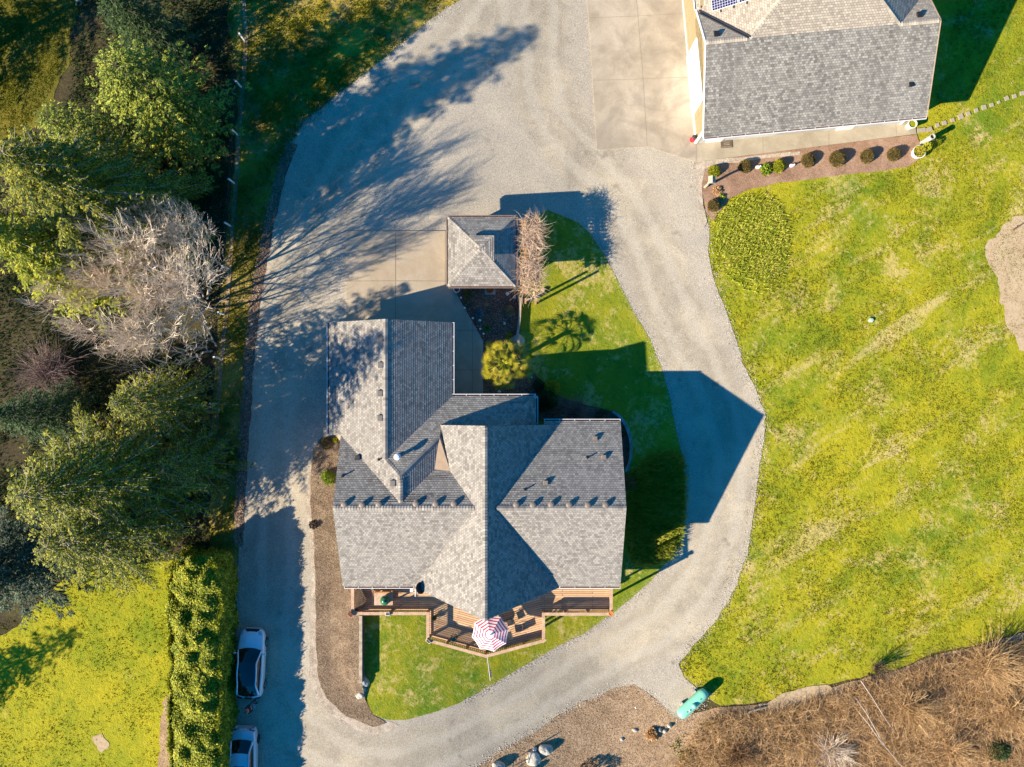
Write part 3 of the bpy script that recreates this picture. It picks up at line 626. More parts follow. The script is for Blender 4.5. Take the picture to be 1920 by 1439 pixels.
for a, b in ((1,2),(3,4),(4,5),(6,7)):
    for t in (.33,.66) if (a, b) != (1,2) else (.5,):
        p = R3[a].lerp(R3[b], t); MB().box((p.x, p.y, (g(p.x, p.y)-.4+RZ-.06)/2), (.12,.12,RZ-.06-g(p.x, p.y)+.4)).build('post', 'rail_wood', dk)
# low wall running south from the deck
ra, rb = G(680,1150), G(680,1274)
rw = thing('retaining_wall', ra, 'grey timber retaining wall running south from the deck between mulch and lawn', 'wall')
m = MB()
for k in range(6):
    m.beam(Vector((0,0,-.55+k*.2+.1)), Vector((rb.x-ra.x, rb.y-ra.y, rb.z-ra.z*1.-.55+k*.2+.1)), .16-.006*(k % 2), .19)
m.build('timbers', 'dark_wood', rw); MB().beam(Vector((0,0,.68)), Vector((rb.x-ra.x, rb.y-ra.y, rb.z-ra.z+.68)), .2, .06).build('wall_cap', 'grey_wood', rw)
# ---------------------------------------------------------------- patio umbrella
c = Vector(U(919, 1191, 4.75)); um = thing('patio_umbrella', (c.x, c.y, DZ), 'red and white striped octagonal patio umbrella open on the deck', 'umbrella')
RU = 1.22; HU = 2.4; mw = MB(); mr = MB(); bands = [0,.245,.285,.40,.445,.56,.61,.735,.79,.92,.965,1.0] if False else [0,.24,.305,.39,.46,.55,.62,.71,.78,.87,.935,1.0]
def up_(t, k, w_=0.):
    a = math.pi/8*2*k+R(12); r = RU*t
    return Vector((math.cos(a)*r, math.sin(a)*r, HU-.42*t**1.25))
for k in range(8):
    for i in range(len(bands)-1):
        dst = mr if i % 2 == 1 else mw; t0, t1 = bands[i], bands[i+1]; N_ = 4
        for j in range(N_):
            def pt(t, u):
                a = up_(t, k); bq = up_(t, k+1); p = a.lerp(bq, u); sc = 1-.035*math.sin(u*math.pi)*t; return Vector((p.x*sc, p.y*sc, p.z-.03*t*math.sin(u*math.pi)))
            q = [pt(t0, j/N_), pt(t1, j/N_), pt(t1, (j+1)/N_), pt(t0, (j+1)/N_)]; low = [x-Vector((0,0,.008)) for x in q]
            dst.add(q+low, [(0,1,2,3),(7,6,5,4),(1,5,6,2),(0,3,7,4)])
nf0 = len(mw.f); mw.add(mr.v, mr.f); cp = mw.build('canopy', 'umb_white', um); cp.data.materials.append(MATS['umb_red']); cp.data.polygons.foreach_set('material_index', [0]*nf0+[1]*(len(mw.f)-nf0))
MB().lathe([(.03,0),(.025,2.4),(.03,2.42),(.05,2.46),(.0,2.52)], n=10).build('pole', 'white_metal', um); MB().lathe([(.25,0),(.24,.05),(.06,.09),(.04,.3)], n=16).build('base', 'dark_metal', um)
m = MB()
for k in range(8): m.tube([(0,0,2.3), up_(.98, k)-Vector((0,0,.03))], .012, 4)
m.build('ribs', 'dark_metal', um)
# table and chairs
tx = (c.x-.1, c.y+.05, DZ)
t = thing('patio_table', tx, 'round glass patio table under the striped umbrella', 'table'); MB().lathe([(.5,.70),(.52,.71),(.52,.73),(.03,.735)], n=24).build('table_top', 'window_glass', t)
for k in range(4): a = R(45+90*k); MB().tube([(.1*math.cos(a), .1*math.sin(a), .68), (.35*math.cos(a), .35*math.sin(a), .35), (.42*math.cos(a), .42*math.sin(a), .01)], .018).build('leg', 'dark_metal', t)
def chair(px, py, rz, label):
    p = U(px, py, DZ+.45); t = thing('patio_chair', (p[0], p[1], DZ), label, 'chair', 'chairs around the umbrella table', rz)
    MB().box((0,0,.44), (.48,.46,.025)).build('seat', 'dark_metal', t); MB().box((0,-.25,.72), (.46,.025,.5), 0, R(8)).build('backrest', 'dark_metal', t)
    for s in (-1, 1):
        for q in (-1, 1): MB().tube([(s*.22,q*.2,.43),(s*.24,q*.23,.01)], .013).build('leg', 'dark_metal', t)
        MB().tube([(s*.25,-.24,.66),(s*.27,0,.68),(s*.26,.2,.64),(s*.24,.2,.44)], .015).build('armrest', 'dark_metal', t)
chair(957,1166,R(200),'black mesh patio chair right of the striped umbrella near the roof edge'); chair(953,1192,R(100),'black patio chair half hidden by the right edge of the striped umbrella')
# kamado grill in its table
c = U(722,1125,DZ+.9); ta = thing('grill_table', (c[0]-.12, c[1]+.02, DZ), 'square stone topped grill table with wooden rail on the deck', 'table')
MB().box((0,0,.78), (1.22,.8,.06)).build('table_top', 'tile_top', ta); m = MB()
for sx in (-.5,.5):
    for sy_ in (-.33,.33): MB().box((sx,sy_,.375), (.09,.09,.75)).build('leg', 'orange_wood', ta)
MB().beam((-.6,.46,.82),(.6,.46,.82), .05,.07).box((-.56,.5,.8),(.08,.12,.2)).box((.56,.5,.8),(.08,.12,.2)).build('handle_rail', 'orange_wood', ta)
MB().box((0,0,.2), (1.0,.66,.05)).build('shelf', 'orange_wood', ta)
kg = thing('kamado_grill', (c[0]+.02, c[1]-.0, DZ+.81), 'dark green egg shaped kamado grill set on the deck table', 'grill')
MB().lathe([(.16,0),(.27,.08),(.31,.2),(.31,.26)], n=24).build('base', 'kamado_green', kg, smooth=True); MB().lathe([(.31,.27),(.30,.36),(.24,.47),(.14,.54),(.07,.57),(.02,.575)], n=24).build('lid', 'kamado_green', kg, smooth=True)
MB().lathe([(.07,.57),(.07,.62),(.04,.64),(.01,.64)], n=12).build('chimney_cap', 'dark_metal', kg); MB().box((.28,.02,.3), (.12,.3,.03)).build('handle', 'orange_wood', kg)
# flower boxes and pots on the rail and deck
def pot(px, py, z, r, h, mat, label, leaf=None, name='flower_pot', cat='flower pot'):
    p = U(px, py, z); t = thing(name, p, label, cat)
    MB().lathe([(r*.7,0),(r*.95,h*.85),(r*1.05,h*.86),(r*1.05,h),(r*.85,h),(r*.82,h*.86)], n=14).build('pot', mat, t)
    MB().lathe([(r*.84,h*.8),(r*.3,h*.84),(.01,h*.85)], n=12).build('soil', 'mulch_dark', t)
    if leaf: puff(t, (0,0,h), r*1.3, r*1.5, leaf, 240, .07)
    return t
def puff(parent, c, r, h, mat, n, size, name='foliage', seed=0, lump=.25, wfac=.5, upw=.5):
    rg = np.random.default_rng(seed+int(r*1000)+n); d = unit(rg.normal(size=(n, 3))); d[:, 2] = np.abs(d[:, 2])*1. - .15
    k = 9; cd_ = unit(rg.normal(size=(k, 3))); prox = (d@cd_.T).max(1)
    rad = (1-lump+lump*2*np.clip(prox-.6, 0, .4)/.4*.6)*rg.uniform(.55, 1., n)**.6
    P = np.array(c)+d*np.array([r, r, h])*rad[:, None]; D = unit(d*.8+rg.normal(size=(n, 3))*.7+[0, 0, upw]); W = unit(np.cross(D, rg.normal(size=(n, 3))))
    V, Fq = leaves_arrays(P, D, W, size*rg.uniform(.6, 1.3, n), size*wfac*rg.uniform(.7, 1.2, n)); return fast(name, V, Fq, mat, parent)
pot(1145,1149,RZ,.15,.24,'orange_pot','bright orange flower pot on the southeast corner post of the deck')
pot(815,1157,DZ,.16,.3,'black_plastic','dark potted plant in the corner beside the inner deck railing','dark_leaf'); pot(669,1145,DZ,.17,.35,'black_plastic','dark potted plant inside the southwest corner of the deck')
def rail_box(px, py, rz, mat, label, d=(.34,.2,.16)):
    t = thing('planter_box', U(px, py, RZ), label, 'planter', rz=rz); m = MB().box((0,0,d[2]/2), d); m.build('box', mat, t); MB().box((0,0,d[2]), (d[0]*.8,d[1]*.7,.02)).build('soil', 'mulch_dark' if mat != 'cap_wood' else 'cap_wood', t)
rail_box(657,1152,R(-38),'terracotta','small terracotta planter on the southwest corner of the deck rail',(.42,.24,.16)); rail_box(727,1151,0,'white_metal','small white metal box on the rail cap south of the grill',(.26,.22,.14))
rail_box(803,1202,R(-42),'cream_pot','pale box sitting on the rail corner left of the umbrella',(.34,.16,.14)); rail_box(1020,1201,R(40),'cap_wood','tan wooden box on the rail corner right of the umbrella',(.34,.16,.14))
p = U(850,1200,DZ+.6); t = thing('plant_stand', (p[0], p[1], DZ), 'round black wire plant stand with green plants on the deck left of the umbrella', 'plant stand')
m = MB()
for zz, rr in ((.62,.22),(.3,.18),(.02,.2)): m.tube([(rr*math.cos(a), rr*math.sin(a), zz) for a in [k*math.pi/8 for k in range(17)]], .015, 5)
for k in range(6): a = k*math.pi/3; m.tube([(.22*math.cos(a), .22*math.sin(a), .62), (.17*math.cos(a), .17*math.sin(a), .3), (.2*math.cos(a), .2*math.sin(a), .02)], .012, 4)
m.build('frame', 'dark_metal', t); MB().lathe([(.1,.3),(.15,.55),(.13,.55)], n=12).build('pot', 'teal_glass', t); puff(t, (0,0,.5), .16, .16, 'dark_leaf', 160, .07)
# flag leaning out over the lawn
a = Vector(U(913.5,1231,3.25)); b = Vector(U(919.5,1277,3.9)); fp = thing('flag', a, 'small striped flag on a white pole leaning out from the deck rail', 'flag'); d = b-a
MB().tube([(0,0,0), tuple(d)], .022, 8).build('pole', 'white_metal', fp); q = d*.62; qe = d*.88; st = MB(); sw = MB(); bl = MB()
for i in range(7):
    t0, t1 = i/7, (i+1)/7; A = q.lerp(qe, t0); B = q.lerp(qe, t1); o = [Vector((.10+.02*math.sin(7*t0),0,-.32)), Vector((.10+.02*math.sin(7*t1),0,-.32))]
    dst = sw if i % 2 else st; e = Vector((.006,.0,0)); dst.add([A, B, B+o[1], A+o[0], A+e, B+e, B+o[1]+e, A+o[0]+e], [(0,1,2,3),(7,6,5,4),(2,3,7,6)])
nf0 = len(st.f); st.add(sw.v, sw.f); cl = st.build('cloth', 'umb_red', fp); cl.data.materials.append(MATS['umb_white']); cl.data.polygons.foreach_set('material_index', [0]*nf0+[1]*(len(st.f)-nf0))
A = q.lerp(qe, .55); B = qe; bl.add([A+Vector((.012,0,0)), B+Vector((.012,0,0)), B+Vector((.05,0,-.17)), A+Vector((.05,0,-.17))], [(0,1,2,3)]); bl.build('canton', 'flag_blue', cl)

# ================================================================ GARDEN PAVILION (hip roofed shed)
pv = thing('garden_shed', (-2.13,9.98,g(-2.13,9.98)), 'small square shed with grey hip roof beside the vine covered pergola', 'shed')
lo = pv.location
def sh(poly, f): return ([(x-lo.x, y-lo.y) for x, y in poly], lambda x, y: f(x+lo.x, y+lo.y)-lo.z)
ze = 3.72; xw, xe, yn, ys = -4.33, .07, 12.23, 7.73; cx, cy = -2.13, 9.98; zp = ze+1.1
W_ = lambda x, y: ze+.5*(x-xw); E_ = lambda x, y: ze+.5*(xe-x); N_f = lambda x, y: ze+.489*(yn-y); S_ = lambda x, y: ze+.489*(y-ys)
kx, ky = cx+.82, cy+.82; zk = zp-.1
fs_ = [sh([(xw,yn),(xw,ys),(cx,cy)], W_), sh([(xw,ys),(xe,ys),(cx,cy)], S_), sh([(xw,yn),(cx,cy),(xe,yn)], N_f), sh([(xe,yn),(cx,cy),(xe,ys)], E_)]
rm = shingled(fs_, 'shingle'); capN = lambda x, y: zp+.04-.13*(y-cy); capE = lambda x, y: zp+.04-.13*(x-cx)
q = shingled([sh([(cx-.02,cy+.0),(kx,ky),(cx-.78,ky)], capN), sh([(cx,cy-.02),(kx,cy-.82),(kx,ky)], capE)], 'shingle'); rm.add(q.v, q.f, q.uv)
for a, b_ in (((xw,yn,ze),(cx,cy,zp)), ((xw,ys,ze),(cx,cy,zp)), ((xe,ys,ze),(cx,cy,zp)), ((xe,yn,ze),(cx,cy,zp-.02))): ridge_caps(rm, Vector(a)-lo, Vector(b_)-lo, .2, .12)
rm.build('roof', 'shingle', pv)
q = MB().prism([(x-lo.x, y-lo.y) for x, y in ((xw+.45,yn-.45),(xe-.45,yn-.45),(xe-.45,ys+.45),(xw+.45,ys+.45))], -.6, ze-lo.z-.05); wl = MB().add(q.v, q.f, [(p[0]+p[1], p[2]) for p in q.v]).build('wall', 'house_siding', pv)
for a, b_ in (((xw,ys),(xw,yn)), ((xw,yn),(xe,yn)), ((xe,yn),(xe,ys)), ((xe,ys),(xw,ys))): gutter('gutter', (a[0]-lo.x,a[1]-lo.y,ze-lo.z), (b_[0]-lo.x,b_[1]-lo.y,ze-lo.z), pv, .10, out=1, mat='vent_brown', full=-.02)
MB().box((-1.84+.0,0,1.0), (.06,1.0,2.0)).build('door', 'white_paint', pv)

# ================================================================ PERGOLA + VINE
pc = GT(996,480,2.45); pg = thing('pergola', pc, 'cedar pergola slats over posts beside the small shed', 'pergola')
y0, y1 = GT(996,412,2.45).y-pc.y, GT(996,552,2.45).y-pc.y
for sx in (-.35,.35): MB().beam((sx,y0,2.38),(sx,y1,2.38), .07,.16).build('beam', 'orange_wood', pg)
n = 19
for k in range(n): y = y0+(y1-y0)*(k+.5)/n; MB().beam((-.75,y,2.5),(.75,y,2.5), .05,.09).build('slat', 'orange_wood', pg)
for sx in (-.35,.35):
    for y in (y0+.3,(y0+y1)/2,y1-.3): MB().box((sx,y,1.0), (.12,.12,2.7)).build('post', 'rail_wood', pg)
def twigs(n, gen, rad, mat, name, parent=None, loc=None, seg=4):
    """n curved twigs; gen(rng,n) -> P0,D,len,bend arrays; 3-sided tubes"""
    rg = np.random.default_rng(n); P, D, L, B = gen(rg, n); V = []; U_ = unit(np.cross(D, rg.normal(size=(n, 3)))); Wv = np.cross(D, U_)
    p = P.copy(); d = D.copy(); allr = []
    for i in range(seg+1):
        r = (rad*(1-.75*i/seg)); ring = [p + (U_*math.cos(a)+Wv*math.sin(a))*(r[:, None] if hasattr(r, 'shape') else r) for a in (0, 2.094, 4.189)]
        allr.append(np.stack(ring, 1)); p = p+d*(L/seg)[:, None]; d = unit(d+B/seg+rg.normal(size=(n, 3))*.12)
    V = np.stack(allr, 1).reshape(-1, 3); base = np.arange(n)[:, None]*(seg+1)*3; Fq = []
    for i in range(seg):
        for k in range(3): Fq.append(base+np.array([[i*3+k, i*3+(k+1) % 3, (i+1)*3+(k+1) % 3, (i+1)*3+k]]))
    return fast(name, V, np.concatenate(Fq), mat, parent, loc)
def vg(rg, n):
    P = np.stack([rg.uniform(-.62,.62,n), np.where(rg.random(n) < .5, rg.normal(y0*.55, abs(y0)*.3, n), rg.normal(y1*.5, abs(y1)*.28, n)), rg.uniform(2.4,2.75,n)], 1); P[:, 1] = np.clip(P[:, 1], min(y0,y1)+.1, max(y0,y1)-.1)
    a = rg.uniform(0, 2*math.pi, n); D = unit(np.stack([np.cos(a), np.sin(a), rg.uniform(-.1,.7,n)], 1)); return P, D, rg.uniform(.45,1.2,n), np.stack([np.cos(a+1.5), np.sin(a+1.5), -rg.uniform(.3,1.4,n)], 1)*.8
vn = thing('climbing_vine', pc, 'bare pinkish wisteria vine tangled over the cedar pergola', 'vine')
twigs(1300, vg, .014, 'vine_pink', 'stems', vn, seg=6)
MB().tube([(.35,y0-.35,0),(.45,y0-.4,1.),(.3,y0-.5,2.),(.1,y0-1.,2.6),(-.1,0,2.65),(.15,y1+.8,2.6)], [.05,.05,.045,.04,.03,.02], 6).build('trunk', 'vine_pink', vn)

# ================================================================ SHOP
sO = Vector((12.31,17.42,0)); ang = R(5.38); sp_ = thing('workshop', (sO.x,sO.y,0), 'large outbuilding with grey shingle roof and solar panels and a wide white door', 'workshop', rz=ang)
LX = 14.56; e0 = 3.65; vr = 5.05; s5 = .5; zr = e0+vr*s5; uH = 2.7; uE = 12.08; D2 = 9.74
sf = lambda u, v: e0+.5*v; nf = lambda u, v: zr-.5*(v-vr); wf = lambda u, v: zr+.5*(u-uH); ef = lambda u, v: zr+.5*(uE-u); bf = lambda u, v: e0+.5*(2*D2-v)
half = (uE-uH)/2; um_, vm = uH+half, vr+half; gw = lambda u, v: zr+.5*(v-vr)
vb = 2*D2
faces_s = [([(0,0),(LX,0),(LX,vr),(0,vr)], sf), ]
faces_w = [([(uH,vr),(uE,vr),(um_,vm)], sf), ([(0,vr),(uH,vr),(0,vr+uH)], nf), ([(uE,vr),(LX,vr),(LX,vr+LX-uE)], nf), ([(uH,vr),(um_,vm),(um_,13),(0,13),(0,vr+uH)], wf), ([(uE,vr),(LX,vr+LX-uE),(LX,13),(um_,13),(um_,vm)], ef)]
q = shingled(faces_s, 'x'); q.build('roof', 'shingle_stained', sp_)
q = shingled(faces_w, 'x'); ridge_caps(q, (uE,vr,zr), (LX,vr,zr), .16, .15); ridge_caps(q, (0,vr,zr), (uH,vr,zr), .16, .15); ridge_caps(q, (uH,vr,zr), (um_,vm,zr+.5*half), .2, .14); ridge_caps(q, (uE,vr,zr), (um_,vm,zr+.5*half), .2, .14); q.build('upper_roof', 'shingle_warm', sp_)
# drip line bar in the valley
m = MB(); m.beam((.1,vr+uH-.1,nf(0,vr+uH)+.12), (uH+.05,vr+.05,zr+.09), .09,.05); m.beam((.0,vr+uH-.32,nf(0,vr+uH-.3)+.10), (uH-.12,vr-.02,zr+.07), .05,.05); m.build('valley_bar', 'dark_metal', sp_)
sw = MB(); q = MB().prism([(.2,.62),(LX-.25,.62),(LX-.25,13),(.2,13)], -1, lambda u, v: min(sf(u, v), zr)-.25); sw.add(q.v, q.f, [(p[1], p[2]+p[0]*.0) for p in q.v])
q = MB().prism([(.2,.62),(.28,.62),(.28,13),(.2,13)], 3.2, lambda u, v: 3.3); 
sw.build('wall', 'siding', sp_)
gab = MB(); gab.add([(.2,.62,3.4),(.2,vr,zr-.18),(.2,vr+uH,zr-uH*.5-.18),(.2,vr+uH,3.4),(.45,.62,3.4),(.45,vr,zr-.18),(.45,vr+uH,zr-uH*.5-.18),(.45,vr+uH,3.4)], [(0,1,2,3),(7,6,5,4),(0,4,5,1)], [(.62,3.4),(vr,zr),(vr+uH,5),(vr+uH,3.4)]*2); gab.build('gable_wall', 'siding', sp_)
MB().box((LX/2,.6,1.05), (LX-.42,.06,2.2)).box((LX/2,.6,2.75), (LX-.42,.05,1.2)).build('south_cladding', 'grey_wall', sp_)
MB().box((.18,6.7,.85), (.10,12.2,.7)).build('base_band', 'grey_wall', sp_)
for u, v in ((.19,.6),(LX-.24,.6)): MB().box((u,v,2.0), (.14,.14,2.8)).build('corner_board', 'white_paint', sp_)
gd = MB(); gd.box((.14,4.45,2.25), (.08,4.1,2.9)); o = gd.build('garage_door', 'white_paint', sp_); m = MB()
for k in range(5): m.box((.085,4.45,1.12+k*.57), (.02,4.0,.5))
m.build('door_panels', 'white_paint', o)
def sdoor(u, wd, hh, z0, nm, glass=False):
    f = MB(); f.box((u,.56,z0+hh/2), (wd+.2,.05,hh+.16)); o = f.build(nm, 'white_paint', sp_)
    MB().box((u,.53,z0+hh/2), (wd,.04,hh)).build('pane' if glass else 'door_leaf', 'window_glass' if glass else 'white_paint', o)
    if not glass: MB().tube([(u-wd*.4,.5,z0+1.),(u-wd*.4,.46,z0+1.)], .03).build('handle', 'chrome', o)
sdoor(1.45,1.0,2.05,.85,'door'); sdoor(6.0,1.5,.9,2.2,'window',True); sdoor(10.4,1.0,2.05,.8,'door'); sdoor(12.9,1.1,1.0,2.0,'window',True)
gutter('gutter', (0,0,e0), (LX,0,e0), sp_, out=-1, full=-.03); gutter('gutter', (0,vr+uH,wf(0,0)), (0,13,wf(0,0)), sp_, out=1)
MB().beam((-.03,0,e0-.06),(-.03,vr,zr-.06),.05,.17).beam((-.03,vr,zr-.06),(-.03,vr+uH,zr-uH*.5-.06),.05,.17).build('rake_trim', 'white_paint', sp_); MB().beam((LX+.03,0,e0-.06),(LX+.03,vr,zr-.06),.05,.17).beam((LX+.03,vr,zr-.06),(LX+.03,vr+2.5,zr-1.25-.06),.05,.17).build('rake_trim', 'cricket_tan', sp_)
inv = sp_.matrix_world.inverted() if False else (Matrix.Translation((sO.x,sO.y,0)) @ Matrix.Rotation(ang, 4, 'Z')).inverted()
def shop_at(px, py, f):
    z = 5.
    for _ in range(14):
        p = inv @ Vector(U(px, py, z)); z = f(p.x, p.y)
    return Vector((p.x, p.y, z))
boxvent(shop_at(1343,65,nf), sp_, 0, .95, 'black_plastic'); boxvent(shop_at(1723,29,nf), sp_, 0, .95, 'black_plastic'); boxvent(shop_at(1707,160,sf), sp_, 0, .75, 'black_plastic')
# solar panels lying on the west slope
p0 = shop_at(1336,24,wf); sl_ = Vector((1,0,.5)).normalized(); nn = Vector((-.5,0,1)).normalized(); vv = Vector((0,1,0))
for k in range(2):
    for r_ in range(2):
        o = p0+sl_*(k*1.66)+vv*(r_*1.02)+nn*.12; L_, W2 = 1.62, 1.0
        fr = MB(); fr.add([o-nn*.02, o+sl_*L_-nn*.02, o+sl_*L_+vv*W2-nn*.02, o+vv*W2-nn*.02, o+nn*.02, o+sl_*L_+nn*.02, o+sl_*L_+vv*W2+nn*.02, o+vv*W2+nn*.02], [(3,2,1,0),(4,5,6,7),(0,1,5,4),(1,2,6,5),(2,3,7,6),(3,0,4,7)])
        f = fr.build('solar_panel', 'white_metal', sp_); i_ = .035
        c4 = [o+sl_*i_+vv*i_+nn*.024, o+sl_*(L_-i_)+vv*i_+nn*.024, o+sl_*(L_-i_)+vv*(W2-i_)+nn*.024, o+sl_*i_+vv*(W2-i_)+nn*.024]
        MB().add(c4, [(0,1,2,3)], [(0.008,.008),(L_-2*i_,.008),(L_-2*i_,W2-2*i_),(.008,W2-2*i_)]).build('cells', 'solar_cells', f)
m = MB()
for k in range(4): q = p0+sl_*(.5+k*.8)+nn*.08; m.beam(q-vv*.16, q+vv*1.9, .04,.05)
m.build('mounting_rail', 'dark_metal', sp_)
# ================================================================ CARS
def grid_patch(mb, f, nu, nv, flip=False):
    vs = [f(i/nu, j/nv) for j in range(nv+1) for i in range(nu+1)]; fs = []
    for j in range(nv):
        for i in range(nu):
            a = j*(nu+1)+i; q = (a, a+1, a+nu+2, a+nu+1); fs.append(tuple(reversed(q)) if flip else q)
    mb.add(vs, fs)
def car(px, py, rz, label, paint, L=4.55, W=1.8, HT=1.45, kind='hatch'):
    loc = GT(px, py, .7); t = thing('parked_car', (loc.x, loc.y, g(loc.x, loc.y)+.05), label, 'car', 'cars parked along the hedge', rz)
    hL = L/2; hW = W/2
    hood = .97 if kind == 'hatch' else .93
    # stations: y, half width factor, shoulder height, crown height
    ST = [(-hL,.62,.62,.70),(-hL+.08,.82,.78,.88),(-hL+.3,.93,.93,1.0),(-hL+.75,.985,.95,1.03),(-.6,1.,.93,1.0),(.3,1.,.91,.98),(.95,.995,.89,.97),(1.4,.975,.83,.92),(hL-.35,.92,.74,.83),(hL-.12,.80,.62,.70),(hL,.58,.50,.56)]
    if kind == 'sedan': ST = [(-hL,.72,.70,.80),(-hL+.07,.86,.86,.95),(-hL+.28,.93,.94,1.0),(-hL+.8,.985,.95,1.02),(-.6,1.,.93,1.0),(.3,1.,.91,.98),(.95,.995,.89,.97),(1.4,.975,.84,.93),(hL-.35,.93,.76,.85),(hL-.12,.84,.66,.74),(hL,.66,.52,.6)]
    prof = []
    for y, wf_, sh_, cr in ST:
        w_ = hW*wf_; prof.append([(-w_*.9,.20),(-w_*.99,.34),(-w_,.55),(-w_*.985,sh_-.10),(-w_*.93,sh_-.01),(-w_*.82,sh_+.03),(-w_*.5,cr-.015),(-w_*.2,cr),(w_*.2,cr),(w_*.5,cr-.015),(w_*.82,sh_+.03),(w_*.93,sh_-.01),(w_*.985,sh_-.10),(w_,.55),(w_*.99,.34),(w_*.9,.20)])
    vs = []; fs = []; n = 16
    for i, (st, pr) in enumerate(zip(ST, prof)):
        vs += [(x, st[0], z) for x, z in pr]
        if i: fs += [((i-1)*n+k, (i-1)*n+(k+1) % n, i*n+(k+1) % n, i*n+k) for k in range(n)]
    fs += [tuple(range(n)), tuple((len(ST)-1)*n+k for k in reversed(range(n)))]
    fs = [tuple(reversed(f)) for f in fs]
    me = MB().add(vs, fs).build('body', paint, t, smooth=True)
    md = me.modifiers.new('sub', 'SUBSURF'); md.levels = 2; md.render_levels = 2
    # greenhouse
    wb = hW*.86; wt = hW*.66; yf, yft = (1.02, .32); yr, yrt = (-1.92, -1.15) if kind == 'hatch' else (-1.62, -.95)
    zf, zt, zr_ = .965, HT, 1.0
    def windsh(u, v):
        x = (u*2-1); w_ = wb+(wt-wb)*v; return (x*w_, yf+(yft-yf)*v+.16*(1-x*x)*(1-.5*v)-.02, zf+(zt-.05-zf)*v**.85+.03*(1-x*x))
    def rearw(u, v):
        x = (u*2-1); w_ = wb*.93+(wt-wb*.93)*v; return (x*w_, yr+(yrt-yr)*v-.13*(1-x*x)*(1-.5*v), zr_+(zt-.06-zr_)*v**.8+.03*(1-x*x))
    def rooff(u, v):
        x = (u*2-1); a = Vector(windsh(u, 1)); b_ = Vector(rearw(u, 1)); p = a.lerp(b_, v); p.z += .05*math.sin(v*math.pi)+.012; return tuple(p)
    def side(s):
        def f(u, v):    # u front->rear, v bottom->top
            lo_ = Vector(windsh(0 if s < 0 else 1, 0)).lerp(Vector(rearw(0 if s < 0 else 1, 0)), u); hi = Vector(rooff(0 if s < 0 else 1, u))
            lo_.z += .0; p = lo_.lerp(hi, v); p.x += s*(.05*math.sin(v*math.pi)+.03*math.sin(u*math.pi)); return tuple(p)
        return f
    m = MB(); grid_patch(m, windsh, 10, 5); m.build('windshield', 'car_glass', t, smooth=True)
    m = MB(); grid_patch(m, rearw, 10, 5, True); m.build('rear_window', 'car_glass', t, smooth=True)
    m = MB(); grid_patch(m, rooff, 10, 8); m.build('roof', 'car_glass' if kind == 'hatch' else paint, t, smooth=True)
    for s in (-1, 1):
        m = MB(); grid_patch(m, side(s), 10, 4, s < 0); m.build('side_window', 'car_glass', t, smooth=True)
        p = [Vector(side(s)(u, 1)) for u in [k/10 for k in range(11)]]; q = [Vector(windsh(0 if s < 0 else 1, v)) for v in (0,.25,.5,.75,1)]; r_ = [Vector(rearw(0 if s < 0 else 1, v)) for v in (1,.75,.5,.25,0)]
        m = MB(); m.tube(q+p[1:-1]+r_, [.05]*5+[.055]*9+[.055,.06,.07,.08,.1], 6); m.build('roof_rail', paint, t, smooth=True)
        mm = [Vector(side(s)(.52, v)) for v in (0,.5,.97)]; MB().tube(mm, .022, 5).build('door_pillar', 'black_plastic', t)
        MB().lathe([(.02,-.06),(.09,-.05),(.1,.03),(.05,.07)], (s*(hW+.09),.78,.98), 10, 1., .8).box((s*(hW-.0),.78,.95),(.16,.05,.04)).build('mirror', paint, t)
        MB().lathe([(.03,-.05),(.17,-.03),(.2,.03),(.02,.06)], (s*hW*.62,hL-.28,.70), 12, .8, 1.1).build('headlight', 'lamp_clear', t)
        MB().box((s*hW*.66,-hL+.09,.80),(.34,.10,.13),rz=s*R(16)).build('tail_light', 'tail_red', t)
        for y in (hL-.9,-hL+.85):
            wh = MB(); q = MB().lathe([(.22,-.11),(.30,-.1),(.325,-.05),(.325,.05),(.30,.1),(.22,.11)], n=20); mt = Matrix.Translation((s*(hW-.1),y,.32)) @ Matrix.Rotation(R(90), 4, 'Y'); wh.add([mt@Vector(v) for v in q.v], q.f)
            o = wh.build('wheel', 'rubber', t); q = MB().lathe([(.02,-.08),(.2,-.06),(.21,.115),(.02,.12)], n=14); MB().add([mt@Vector(v) for v in q.v], q.f).build('rim', 'chrome', o)
    if kind == 'hatch': MB().box((0,-hL+.12,.86),(.44,.22,.10)).build('rear_hatch_trim', 'black_plastic', t); MB().box((0,hL-.03,.56),(.9,.1,.2)).box((0,hL-.10,.66),(.7,.12,.05)).build('grille', 'grille_dark', t)
    else:
        MB().box((0,-hL+.015,.80),(.5,.05,.12)).build('number_plate', 'white_metal', t); MB().box((0,-hL+.07,.845),(1.25,.06,.05)).build('light_bar', 'tail_red', t)
        m = MB(); grid_patch(m, lambda u, v: tuple(Vector(rooff(.22+.56*u, .10+.30*v))+Vector((0,0,.012))), 6, 4); m.build('sunroof', 'car_glass', t, smooth=True); MB().box((0,hL-.05,.58),(.8,.1,.16)).build('grille', 'grille_dark', t)
    return t
car(470.5,1245,R(-2.5),'white hatchback with black glass roof parked beside the hedge','car_white')
car(456,1432,R(180-1),'silver white sedan cut off by the bottom edge, parked tail towards the hatchback','car_silver',4.7,1.8,1.44,'sedan')

